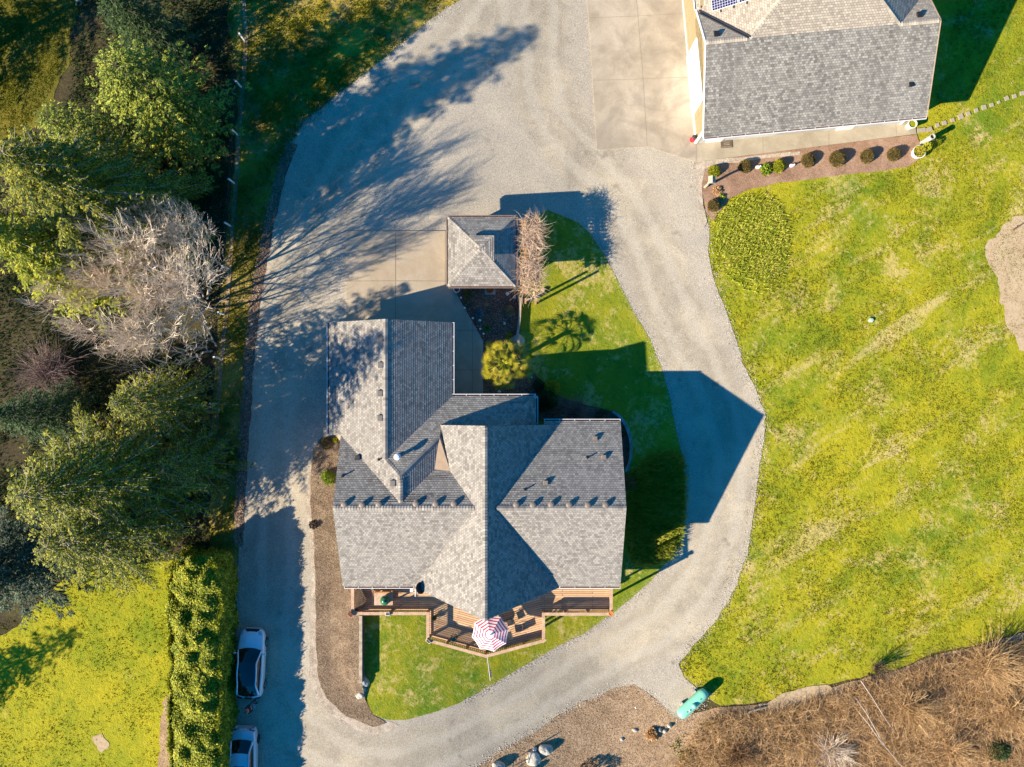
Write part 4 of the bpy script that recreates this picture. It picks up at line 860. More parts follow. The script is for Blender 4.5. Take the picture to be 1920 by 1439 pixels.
# ================================================================ PERSON (standing between the cars)
def skin_chain(nodes, edges, name, mat, parent, sub=1, root=0):
    me = bpy.data.meshes.new(name); me.from_pydata([n[0] for n in nodes], edges, []); o = bpy.data.objects.new(name, me); COL.objects.link(o)
    o.modifiers.new('skin', 'SKIN').use_smooth_shade = True
    for i, n in enumerate(nodes):
        r = n[1]; me.skin_vertices[0].data[i].radius = (r, r) if not isinstance(r, tuple) else r
        me.skin_vertices[0].data[i].use_root = (i == root)
    sb = o.modifiers.new('sub', 'SUBSURF'); sb.levels = sub; sb.render_levels = sub
    dg = bpy.context.evaluated_depsgraph_get(); nm = bpy.data.meshes.new_from_object(o.evaluated_get(dg)); bpy.data.objects.remove(o)
    nm.materials.clear(); nm.materials.append(MATS[mat]); ob = bpy.data.objects.new(name, nm); link(ob, parent); return ob
pp = G(478,1317); pn = thing('person', (pp.x,pp.y,pp.z+.05), 'person with reddish hair in a black top and blue jeans standing between the two cars', 'person', rz=R(-60))
# faces +y locally, looking down at something held in both hands
body = [((0,0,.93),.13),((0,.0,1.1),(.15,.11)),((0,-.01,1.28),(.17,.12)),((0,0,1.42),(.12,.09)),((0,.02,1.50),.055),((0,.05,1.60),.085),((0,.06,1.70),.07),
  ((-.17,0,1.41),.055),((-.23,.04,1.16),.042),((-.12,.26,1.10),.034),((-.08,.33,1.11),.028), ((.17,0,1.41),.055),((.23,.04,1.16),.042),((.12,.26,1.10),.034),((.08,.33,1.11),.028),
  ((-.10,0,.84),.095),((-.11,.03,.48),.065),((-.11,-.01,.10),.045),((-.115,.12,.04),.04), ((.10,0,.84),.095),((.12,.03,.48),.065),((.13,0,.10),.045),((.14,.13,.04),.04)]
be = [(0,1),(1,2),(2,3),(3,4),(4,5),(5,6),(3,7),(7,8),(8,9),(9,10),(3,11),(11,12),(12,13),(13,14),(0,15),(15,16),(16,17),(17,18),(0,19),(19,20),(20,21),(21,22)]
skin_chain(body, be, 'body', 'skin', pn, 2)
top = [((0,0,.95),(.155,.125)),((0,.0,1.1),(.17,.13)),((0,-.01,1.28),(.19,.14)),((0,0,1.42),(.13,.105)),((-.17,0,1.41),.075),((-.23,.04,1.16),.06),((-.135,.23,1.11),.05),((.17,0,1.41),.075),((.23,.04,1.16),.06),((.135,.23,1.11),.05)]
skin_chain(top, [(0,1),(1,2),(2,3),(3,4),(4,5),(5,6),(3,7),(7,8),(8,9)], 'jacket', 'shirt_black', pn, 2)
skin_chain([((0,0,.93),.15),((-.10,0,.84),.115),((-.11,.03,.48),.085),((-.11,-.01,.10),.07),((.10,0,.84),.115),((.12,.03,.48),.085),((.13,0,.10),.07)], [(0,1),(1,2),(2,3),(0,4),(4,5),(5,6)], 'jeans', 'jeans', pn, 2)
MB().lathe([(.02,1.78),(.085,1.765),(.125,1.70),(.13,1.62),(.11,1.54),(.07,1.50)], (0,0.02,0), 16, 1, 1.1).build('hair', 'hair_red', pn, smooth=True)
for s in (-1, 1):
    MB().lathe([(.05,0),(.058,.03),(.05,.07),(.03,.10)], (s*.12,.06,-.0), 12, .95, 2.3).build('shoe', 'shoe', pn)
    hb = MB(); hb.box((s*.055,.37,1.115),(.07,.09,.03))
    for k, ln in enumerate((.065,.075,.072,.058)): x = s*(.03+.019*k); hb.tube([(x,.40,1.115),(x*.9,.40+ln*.6,1.12),(x*.7,.40+ln,1.10)], [.009,.009,.007], 6)
    hb.tube([(s*.03,.35,1.12),(s*.01,.39,1.135),(0,.42,1.135)], [.011,.010,.008], 6); hb.build('hand', 'skin', pn)
    MB().lathe([(.006,-.01),(.012,0),(.006,.01)], (s*.03,.135,1.63), 8).build('eye', 'dark_metal', pn)
MB().lathe([(.012,-.03),(.016,-.005),(.006,.03)], (0,.145,1.605), 8).build('nose', 'skin', pn)
ct = thing('handheld_controller', pn.location+Matrix.Rotation(R(-60), 3, 'Z') @ Vector((0,.43,1.13)), 'small pale grey device held in the hands of the standing person', 'device', rz=R(-60))
MB().box((0,0,0),(.16,.10,.03)).build('case', 'white_metal', ct); MB().box((0,.02,.02),(.12,.07,.006)).build('screen', 'window_glass', ct)

# ================================================================ PROPANE TANK
a = GT(1322,1299,.7); b_ = GT(1276,1341,.7); ctr = (a+b_)/2; dv = (b_-a); La = dv.length+.25; rz = math.atan2(dv.y, dv.x)
tk = thing('propane_tank', (ctr.x,ctr.y,g(ctr.x,ctr.y)+.05), 'mint green horizontal propane tank on blocks at the lawn corner', 'propane tank', rz=rz)
rr = .39; pr = [(.03,-La/2-.02),(.2,-La/2),(.31,-La/2+.08),(rr-.02,-La/2+.26),(rr,-La/2+.42),(rr,La/2-.42),(rr-.02,La/2-.26),(.31,La/2-.08),(.2,La/2),(.03,La/2+.02)]
q = MB().lathe(pr, n=32); mt = Matrix.Translation((0,0,.60)) @ Matrix.Rotation(R(90), 4, 'Y'); MB().add([mt@Vector(v) for v in q.v], q.f).build('tank', 'tank_mint', tk, smooth=True)
MB().lathe([(.17,.94),(.17,1.08),(.14,1.15),(.07,1.18),(.01,1.19)], n=20).build('dome_cover', 'tank_mint', tk, smooth=True)
for x in (-.62,.62): MB().box((x,0,.12),(.2,.8,.3)).build('support_block', 'grey_wall', tk); MB().lathe([(.03,.95),(.03,1.04)], (x*1.05,.0,0), 8).build('lug', 'dark_metal', tk)
MB().lathe([(.05,.95),(.06,1.03),(.02,1.06)], (.45,0.05,0), 8).build('gauge', 'white_metal', tk)

# ================================================================ ROCKS
def rock(px, py, s, label, mat='stone', h=.6, seed=1, name='boulder', cat='boulder', rz=0., dz=0., group=None):
    p = G(px, py, dz); o = None; bm = bmesh.new(); bmesh.ops.create_icosphere(bm, subdivisions=3, radius=1)
    for v in bm.verts:
        n_ = noise.noise(v.co*.9+Vector((seed*7.7,0,0)))*.32+noise.noise(v.co*2.6+Vector((0,seed*3.3,0)))*.07
        v.co *= 1+n_; v.co.x *= s[0]; v.co.y *= s[1]; v.co.z *= h
    me = bpy.data.meshes.new(name); bm.to_mesh(me); bm.free(); me.materials.append(MATS[mat]); o = bpy.data.objects.new(name, me); link(o); o.location = p+Vector((0,0,h*.35)); o.rotation_euler = (0,0,rz); tag(o, label, cat, group); return o
rock(683.5,1277,(.33,.36),'grey boulder at the foot of the timber retaining wall',h=.35,seed=2); rock(680,1292,(.23,.2),'small pale boulder between two others below the retaining wall',h=.22,seed=3); rock(675,1301,(.28,.3),'rounded boulder farthest below the retaining wall',h=.26,seed=4)
rock(1022,1405,(.5,.42),'smooth pale grey boulder beside the drive at the bottom edge',h=.42,seed=5); rock(1000,1421,(.5,.55),'rough mottled boulder left of the smooth grey one','stone',h=.42,seed=6); rock(1003,1405,(.2,.22),'small stone wedged behind the mottled boulder',h=.2,seed=7)
rock(935,1436,(.42,.38),'grey boulder at the bottom edge left of the black handrail',h=.42,seed=8); rock(1003,1441,(.3,.25),'blue grey rock at the very bottom of the frame','stone_blue',h=.3,seed=9)
rock(1190,1369,(.2,.13),'flat tan stone in the mulch left of the grass clump',h=.12,seed=10,name='stone',cat='stone'); rock(1166,1386,(.15,.13),'small pale stone lying alone in the mulch',h=.12,seed=11,name='stone',cat='stone'); rock(1192,1327,(.07,.06),'tiny white stone in the mulch near the drive','white_paint',h=.06,seed=12,name='stone',cat='stone')
rock(1237,1368,(.17,.17),'bluish rock beside the dry grass clump','stone_blue',h=.2,seed=13,name='stone',cat='stone'); rock(1246,1371,(.16,.14),'middle rock of the trio by the grass clump',h=.16,seed=14,name='stone',cat='stone'); rock(1255,1360,(.16,.17),'pale rock topmost of the trio by the grass clump',h=.2,seed=15,name='stone',cat='stone')
rock(970,642,(.5,.55),'large brown boulder beside the palm at the lawn edge','grey_wood',h=.4,seed=16); rock(945.5,607,(.1,.12),'pinkish pale stone in the garden bed','cream_pot',h=.12,seed=17,name='stone',cat='stone')
rock(951,552,(.12,.12),'white square stone near the pergola corner','white_paint',h=.1,seed=18,name='stone',cat='stone',dz=.05); rock(965,559,(.1,.12),'white rounded stone beside the garden wall end','stone',h=.14,seed=19,name='stone',cat='stone',dz=.05)
# black handrail
a, b_, c_ = G(963,1440), G(963,1425,.0), G(990,1410); hr = thing('handrail', b_, 'black metal handrail at the bottom edge beside the boulders', 'handrail'); 
MB().tube([(0,-.7,.85),(0,0,.85),(c_.x-b_.x,c_.y-b_.y,.85)], .03, 6).build('top_rail', 'dark_metal', hr)
for p in ((0,-.7),(0,0),(c_.x-b_.x,c_.y-b_.y)): MB().tube([(p[0],p[1],-.2),(p[0],p[1],.85)], .025, 6).build('post', 'dark_metal', hr)
# ================================================================ FENCE on the west side
fp_ = [(452,-40),(459,77),(453,165),(446,254),(440,345),(433,425),(428,505),(421,590),(413,672),(406,757),(400,860)]
W3 = [G(*p) for p in fp_]; fe = thing('fence', W3[0], 'line of short white capped posts with wire along the grass strip', 'fence')
for i, p in enumerate(W3):
    q = p-W3[0]; MB().box((q.x,q.y,q.z+.5),(.09,.09,1.2)).box((q.x,q.y,q.z+1.11),(.11,.11,.03)).build('post', 'white_paint', fe)
for zz in (.45,.8,1.05):
    m = MB(); m.tube([p-W3[0]+Vector((0,0,zz)) for p in W3], .006, 3); m.build('wire', 'dark_metal', fe)
sheet('bare_strip', px_poly([(x-1, y) for x, y in fp_]+[(x+7, y) for x, y in reversed(fp_)]), .05, 'leafy_soil', .8, .06)
# ================================================================ WALLS AND EDGINGS IN THE GARDEN
gw_ = [(976,560),(974,600),(970,632)]; P = [G(*p) for p in gw_]; t = thing('garden_wall', P[0], 'low tan stone kerb wall between garden bed and lawn', 'wall')
m = MB()
for a, b_ in zip(P, P[1:]): m.beam(a-P[0]+Vector((0,0,.16)), b_-P[0]+Vector((0,0,.16)), .17, .5)
m.build('kerb', 'grey_wood', t)
P = [G(*p) for p in catmull([(975,562),(988,564),(1002,561),(1013,553),(1020,542)], False, 4)]; m = MB()
for a, b_ in zip(P, P[1:]): m.beam(a-P[0]+Vector((0,0,.12)), b_-P[0]+Vector((0,0,.12)), .2, .3)
t = thing('curved_kerb', P[0], 'curved tan kerb sweeping under the south end of the pergola', 'kerb'); m.build('kerb', 'cap_wood', t)
arc = catmull([(1148,772),(1160,780),(1171,795),(1178,812),(1182,832),(1182,850),(1179,868),(1172,884)], False, 5); P = [G(*p) for p in arc]
t = thing('stone_edging', P[0], 'curved blue grey stone block edging around the shaded bed east of the house', 'edging'); r = random.Random(2)
LT = 0
for a, b_ in zip(P, P[1:]):
    c = (a+b_)/2-P[0]; d = b_-a; MB().box((c.x,c.y,c.z+.14),(d.length*.92,.2,.24+r.random()*.04),math.atan2(d.y,d.x)+r.uniform(-.08,.08)).build('stone', 'stone_blue', t)
# ================================================================ SHOP SIDE OBJECTS
st = [(1085,808),(1130,793),(1183,775),(1235,752),(1283,733),(1335,712),(1385,693),(1434,678),(1480,660),(1530,635),(1580,622),(1630,603)]
nm_ = ['closest to the shop wall','second','third','fourth','fifth','sixth','seventh','eighth','ninth','tenth','eleventh','last, at the frame edge,']
base = None
for i, (x, y) in enumerate(st):
    p = G(x/3.427+1440, y/3.427, .05)
    if base is None: base = MB().box((0,0,0),(.27,.27,.06)).build('stepping_stone', 'concrete_walk'); o = base
    else: o = base.copy(); COL.objects.link(o)
    o.location = p; o.rotation_euler = (0,0,R(18+7*math.sin(i*5))); s_ = (1,1.05,.95,1.3,1,.95,1.15,.95,.7,1.05,1,1.05)[i]; o.scale = (s_,s_,1)
    tag(o, f'square stepping stone, {nm_[i]} in the row from the shop', 'paver', 'stepping stones across the lawn')
def pav(px, py, d, rz, label, nm='paver', mat='concrete_walk', dz=.08): o = MB().box((0,0,0),(d[0],d[1],.06)).build(nm, mat, None, G(px, py, dz)); o.rotation_euler = (0,0,rz); tag(o, label, 'paver' if nm == 'paver' else nm); return o
pav(1723,246,(.3,.3),R(8),'left paving stone between the shop walkway and the lawn'); pav(1730,245,(.3,.3),R(8),'right paving stone between the shop walkway and the lawn'); pav(1741,244,(.4,.3),R(20),'irregular pale flagstone at the lawn edge beside the shop corner')
dm = thing('doormat', G(1361.5,271.5,.125), 'brown patterned doormat on the walkway before the shop door', 'doormat', rz=R(3)); MB().box((0,0,0),(.80,.50,.02)).build('mat', 'doormat', dm); m = MB()
for k in range(9): m.box((-.32+k*.08,.19,.012),(.045,.03,.006)).box((-.32+k*.08,-.19,.012),(.045,.03,.006))
m.box((0,.06,.012),(.4,.03,.006)).box((0,-.06,.012),(.4,.03,.006)); m.build('pattern', 'concrete_shop', dm)
hy = thing('fire_hydrant', G(1297,264,.1), 'small red hydrant with black cap at the corner of the shop', 'hydrant'); MB().lathe([(.17,0),(.17,.05),(.11,.07),(.11,.45),(.14,.47),(.14,.52),(.1,.58)], n=14).tube([(-.2,0,.35),(.2,0,.35)], .06, 8).tube([(0,-.2,.33),(0,0,.33)], .07, 8).build('body', 'red_paint', hy)
MB().lathe([(.1,.58),(.14,.62),(.12,.70),(.03,.74)], n=14).build('cap', 'dark_metal', hy)
# urn, tall pipe planter, tub
ur = thing('urn', GT(1712,232,.75), 'cream urn planter against the shop corner', 'planter'); MB().lathe([(.2,0),(.24,.3),(.28,.62),(.31,.68),(.31,.74),(.26,.74),(.23,.6)], n=20).build('pot', 'cream_pot', ur, smooth=False); MB().lathe([(.24,.66),(.1,.68),(.01,.68)], n=14).build('moss', 'hedge_leaf', ur)
tp = thing('column_planter', G(1729,269), 'tall white tapered column planter with dark open top', 'planter'); MB().lathe([(.2,0),(.17,.3),(.17,1.25),(.19,1.3),(.19,1.36),(.14,1.36),(.13,1.2)], n=20).build('column', 'stone', tp); MB().lathe([(.14,1.24),(.01,1.25)], n=14).build('opening', 'dark_metal', tp)
tb = thing('tub_planter', G(1717,289), 'half barrel white tub with yellow green shrub beside the column planter', 'planter'); MB().lathe([(.34,0),(.42,.42),(.45,.45),(.45,.5),(.40,.5),(.38,.4)], n=24).build('tub', 'white_paint', tb); MB().lathe([(.4,.42),(.01,.43)], n=16).build('soil', 'mulch_dark', tb)
puff(tb, (0,0,.5), .42, .55, 'yellow_leaf', 700, .09); puff(tb, (.35,.25,.75), .3, .45, 'yellow_leaf', 350, .09)
# birdhouse on its wooden post
bh = thing('birdhouse', G(1321,352), 'wooden birdhouse on a tall leaning driftwood post in the bark bed', 'birdhouse'); MB().tube([(0,0,-.1),(.06,.03,.6),(.0,.0,1.2),(.05,-.02,1.62)], [.1,.09,.08,.09], 8).build('post', 'grey_wood', bh)
MB().prism([(-.12,-.15),(.2,-.15),(.2,.15),(-.12,.15)], 1.6, 1.86).build('box', 'grey_wood', bh); m = MB(); m.add([(-.2,-.24,1.84),(-.2,.24,1.84),(.04,.24,2.02),(.04,-.24,2.02),(.28,.24,1.84),(.28,-.24,1.84),(-.2,-.24,1.81),(-.2,.24,1.81),(.28,.24,1.81),(.28,-.24,1.81)], [(0,3,2,1),(3,5,4,2),(6,7,8,9),(0,6,9,5,3),(1,2,4,8,7),(0,1,7,6),(4,5,9,8)]); m.build('roof', 'grey_wood', bh)
def ornament(px, py, label, mat='white_paint', s=.12, name='garden_ornament'):
    t = thing(name, G(px, py, .07), label, 'ornament'); MB().lathe([(s*.9,0),(s,.1),(s*.75,.2),(s*.3,.26)], n=12, sx=1.5).build('body', mat, t); MB().lathe([(.01,.2),(s*.45,.26),(s*.5,.32),(s*.1,.38)], (s*.9,0,0), 10).build('head', mat, t); return t
ornament(1420,315,'white garden ornament between two shrubs left of the leafy green plant'); ornament(1483,312,'white bird ornament standing alone in the bark bed')
o = MB().lathe([(.15,0),(.17,.10),(.14,.15),(.04,.17)], n=6, sx=1.2).build('utility_box', 'utility_green', None, G(1632,601,.02)); tag(o, 'pale green utility box in the middle of the east lawn', 'utility box')
# white sprinkler / valve in the west bed
t = thing('garden_sign', G(657,1229,.08), 'small white metal plate with arm lying on the mulch west of the retaining wall', 'sign'); MB().box((0,0,.12),(.28,.24,.03)).box((0,0,.05),(.06,.06,.16)).build('plate', 'white_metal', t); MB().beam((-.3,-.12,.1),(0,0,.12),.08,.03).build('arm', 'white_metal', t)
# ================================================================ GARDEN BED OBJECTS south of the shed
z_ = .1
t = thing('ring_planter', G(857,545,z_), 'white rimmed round pot at the tip of the garden bed', 'planter'); MB().lathe([(.15,0),(.2,.3),(.22,.32),(.22,.36),(.17,.36),(.16,.26)], n=24).build('pot', 'white_paint', t); MB().lathe([(.17,.28),(.01,.29)], n=14).build('soil', 'mulch_dark', t)
t = thing('urn', G(919,545,z_), 'copper coloured bowl planter on a square white slab beside the shed', 'planter'); MB().box((0,0,.05),(.72,.6,.1)).build('slab', 'stone', t); MB().lathe([(.1,.1),(.24,.2),(.28,.34),(.29,.4),(.25,.4),(.2,.3)], n=20).build('bowl', 'terracotta', t); puff(t, (0,0,.35), .2, .2, 'brown_leaf', 160, .08)
t = thing('flower_pot', G(913,573,z_), 'small terracotta pot in the middle of the garden bed', 'flower pot'); MB().lathe([(.08,0),(.12,.2),(.13,.22),(.10,.22)], n=14).build('pot', 'terracotta', t); MB().lathe([(.1,.18),(.01,.19)], n=12).build('soil', 'mulch_dark', t)
def shrub(px, py, r, h, mat, label, name='shrub', cat='shrub', n=None, size=.075, group=None, dz=.03, stem=True, sg='twig_dark', lump=.25):
    p = G(px, py, dz); t = thing(name, p, label, cat, group); puff(t, (0,0,h*.15), r, h*.9, mat, n or int(2600*r*r/.1), size, seed=int(px), lump=lump)
    if stem:
        rg_ = random.Random(int(px)); m = MB()
        for k in range(7): a = rg_.random()*6.3; e = rg_.uniform(.5,.85); m.tube([(0,0,-.05),(math.cos(a)*r*e*.5,math.sin(a)*r*e*.5,h*.45),(math.cos(a)*r*e,math.sin(a)*r*e,h*.75)], [.02,.014,.006], 4)
        m.build('stem', sg, t)
    return t
shrub(878.5,569,.2,.3,'litter','pale dried flower clump beside the concrete edge','flower_clump','plant',300,.09); shrub(898,588,.38,.35,'bluegrey_leaf','round blue grey cushion plant in the shaded garden bed','cushion_plant','plant',1300,.06)
shrub(912.5,616,.24,.2,'bright_leaf','bright green low plant near the garden bed tip','plant','plant',300,.1); shrub(955,584,.36,.35,'straw','dried straw coloured grass clump at the east side of the garden bed','grass_clump','plant',900,.14); shrub(955,630,.22,.35,'yellow_leaf','yellow green shrub just above the palm','shrub','shrub',500,.08)
shrub(872,553,.5,.12,'tuft','mossy green mat in the corner of the bed by the shed','ground_cover','plant',900,.07,stem=False)
for i, (x, y, mt, lb) in enumerate([(900,602,'cyan_glass','cyan glass ball beside the blue grey cushion plant'),(996,709,'teal_glass','teal glass ball right of the palm')]):
    t = thing('glass_ball', G(x, y, .1), lb, 'ornament'); MB().lathe([(.02,.12),(.07,.16),(.1,.24),(.07,.32),(.02,.34)], n=14).build('ball', mt, t, smooth=True); MB().tube([(0,0,-.05),(0,0,.14)], .015, 6).build('stake', 'dark_metal', t)
lt = None
lab = ['topmost of the row','second from the top','in the middle of the row','fourth from the top','lowest of the row near the palm']
for i, (x, y) in enumerate([(865,560),(872,579),(887,598),(901,618),(907,627)]):
    p = G(x, y, .1)
    if lt is None: lt = thing('path_light', p, '', 'light', 'path lights along the concrete edge'); MB().tube([(0,0,-.05),(0,0,.25)], .012, 6).build('stake', 'dark_metal', lt); MB().lathe([(.03,.22),(.06,.25),(.07,.28),(.01,.31)], n=12).build('lamp', 'white_metal', lt); t = lt
    else: t = copy_tree(lt); t.location = p
    t['label'] = f'small path light on the concrete edge, {lab[i]}'
for x, y, lb in ((936,735,'white pebble ornament under the south side of the palm'),(960,741,'small white ornament by the house gutter right of the first one'),(1003,744,'blue grey ornament beside the rhododendron')): ornament(x, y, lb, 'white_paint' if x < 1000 else 'stone_blue', .09)
# shop bed shrubs
for i, (x, y, r, mt, lb) in enumerate([(1338,323,.42,'hedge_leaf','rounded green brown shrub beside the birdhouse'),(1396,314,.44,'shrub_leaf','brownish rounded shrub left of the white ornament'),(1458,313,.46,'hedge_leaf','green shrub touching the bright leafy plant'),
    (1513,303,.47,'shrub_leaf','rounded shrub right of the white bird ornament'),(1568,300,.54,'shrub_leaf','largest rounded shrub in the middle of the shop bed'),(1623,295,.48,'shrub_leaf','rounded shrub second from the tub planter'),(1673,292,.46,'shrub_leaf','rounded shrub nearest the white tub planter'),(1337,387,.42,'shrub_leaf','low brown shrub at the south tip of the bark bed')]):
    shrub(x, y, r, r*1.7, mt, lb, 'rounded_shrub', 'shrub', None, .075, 'clipped shrubs in the shop bed', lump=.12)
shrub(1434,319,.4,.5,'bright_leaf','bright green broad leaved plant in the shop bed','leafy_plant','plant',420,.16); shrub(1352,370,.2,.25,'bright_leaf','small bright green plant near the tip of the bark bed','leafy_plant','plant',120,.13); shrub(1345,360,.35,.3,'straw','low straw coloured plant below the birdhouse','grass_clump','plant',420,.1)
# house shrubs
shrub(617,895,.48,1.0,'bright_leaf','bright yellow green shrub against the west wall of the house','shrub','shrub',1500,.11); shrub(613,831,.4,.5,'shrub_leaf','dim olive shrub near the garage corner','shrub','shrub',700,.09); shrub(631,824,.25,.6,'yellow_leaf','small yellow shrub tucked against the garage corner','shrub','shrub',400,.09)
shrub(588,985,.3,.4,'twig_dark','dark twiggy plant at the edge of the west bed','shrub','shrub',300,.12)
rh = shrub(1024,752,.85,1.9,'dark_leaf','dark green rhododendron in the shade by the roof corner','rhododendron','shrub',3400,.15,lump=.3); shrub(1035,728,.6,1.5,'hedge_leaf','olive green shrub behind the rhododendron at the lawn edge','shrub','shrub',1500,.13); shrub(1010,722,.4,.8,'dark_leaf','small dark shrub between palm and rhododendron','shrub','shrub',700,.11)
shrub(1177,905,.6,.9,'brown_leaf','brown faded shrub against the east wall of the house','shrub','shrub',1400,.09); shrub(1155,792,.3,.3,'bright_leaf','small green plant inside the stone edging','plant','plant',220,.1); shrub(1166,815,.28,.3,'dark_leaf','dark small plant in the stone edged bed','plant','plant',220,.1); shrub(1130,778,.5,.3,'shrub_leaf','low brownish plant between bare shrub and edging','plant','plant',700,.08)
def bare_shrub(px, py, r, h, mat, label, n=260, rad=.012, name='bare_shrub', seg=5):
    t = thing(name, G(px, py), label, 'shrub'); rg0 = np.random.default_rng(int(px))
    def gen(rg, n):
        a = rg.uniform(0, 6.283, n); tt = rg.random(n)*.6; q = rg.uniform(.2,1.,n); P = np.stack([np.cos(a)*r*tt*q*.9, np.sin(a)*r*tt*q*.9, h*tt*1.1], 1); D = unit(np.stack([np.cos(a)*q, np.sin(a)*q, np.full(n, .9*h/r*.7)], 1)+rg.normal(size=(n,3))*.5); P = P+rg.normal(size=(n,3))*[r*.16,r*.16,h*.08]
        return P, D, np.hypot(r, h)*rg.uniform(.3,.75,n), np.stack([np.cos(a), np.sin(a), -np.full(n,.5)], 1)*.3
    twigs(n, gen, rad, mat, 'twigs', t, seg=seg); m = MB()
    for k in range(8): a = k*.785+.2; m.tube([(0,0,-.1),(math.cos(a)*r*.3,math.sin(a)*r*.3,h*.45),(math.cos(a)*r*.7,math.sin(a)*r*.7,h*.85)], [.03,.02,.01], 4)
    m.build('branches', mat, t); return t
bare_shrub(1078,772,1.15,1.5,'twig_purple','bare purplish twiggy shrub in the shade north of the east wing',420,.014)
# ================================================================ PALM
def fan(rg, n_=15, r=.62):
    vs = []; fs = []
    for k in range(n_):
        a = (k/(n_-1)-.5)*R(220); L = r*(1-.25*abs(k/(n_-1)-.5))*rg.uniform(.92,1.05); hw = .02
        d = Vector((math.cos(a), math.sin(a), 0)); s = Vector((-d.y, d.x, 0)); b0 = len(vs); dr = .16*L+.02
        vs += [Vector((0,0,0))-s*.012, d*L*.55-s*hw+Vector((0,0,.04)), d*L+Vector((0,0,-dr)), d*L*.55+s*hw+Vector((0,0,.04)), d*L*.55+Vector((0,0,.005))]
        fs += [(b0,b0+1,b0+4),(b0+1,b0+2,b0+4),(b0+2,b0+3,b0+4),(b0+3,b0,b0+4)]
    return vs, fs
pb = GT(945,681,2.7); pl = thing('palm_tree', pb, 'windmill palm with yellow green fan fronds between the house and the garden bed', 'palm tree'); r_ = random.Random(5)
MB().tube([(0,0,-.2),(.03,0,1.),(0,.02,2.3)], [.16,.14,.15], 12).build('trunk', 'bark', pl)
rings = [(4,.25,62,.48),(7,.62,38,.56),(10,1.05,14,.60),(12,1.35,-12,.58)]
for ri, (cnt, Lp, eld, fr_) in enumerate(rings):
    for k in range(cnt):
        az = (k+.5*(ri % 2)+r_.uniform(-.22,.22))*2*math.pi/cnt; el = R(eld+r_.uniform(-9,9)); L_ = Lp*r_.uniform(.85,1.12); d = Vector((math.cos(az)*math.cos(el), math.sin(az)*math.cos(el), math.sin(el)))
        tip = Vector((math.cos(az)*L_, math.sin(az)*L_, .55-.12*ri-.12*ri*ri*.6)); vs, fs = fan(r_, 17, fr_*r_.uniform(.85,1.1)); tilt = R((38,22,2,-26)[ri]+r_.uniform(-14,14)); m = MB()
        rot = Matrix.Translation(tip) @ Matrix.Rotation(az+r_.uniform(-.3,.3), 4, 'Z') @ Matrix.Rotation(-tilt, 4, 'Y') @ Matrix.Rotation(r_.uniform(-.6,.6), 4, 'X'); m.add([rot@v for v in vs], fs); m.tube([(0,0,0), tip*.55+Vector((0,0,.06)), tip], .015, 3)
        o = m.build('frond', 'palm_leaf', pl, (0,.02,2.35))
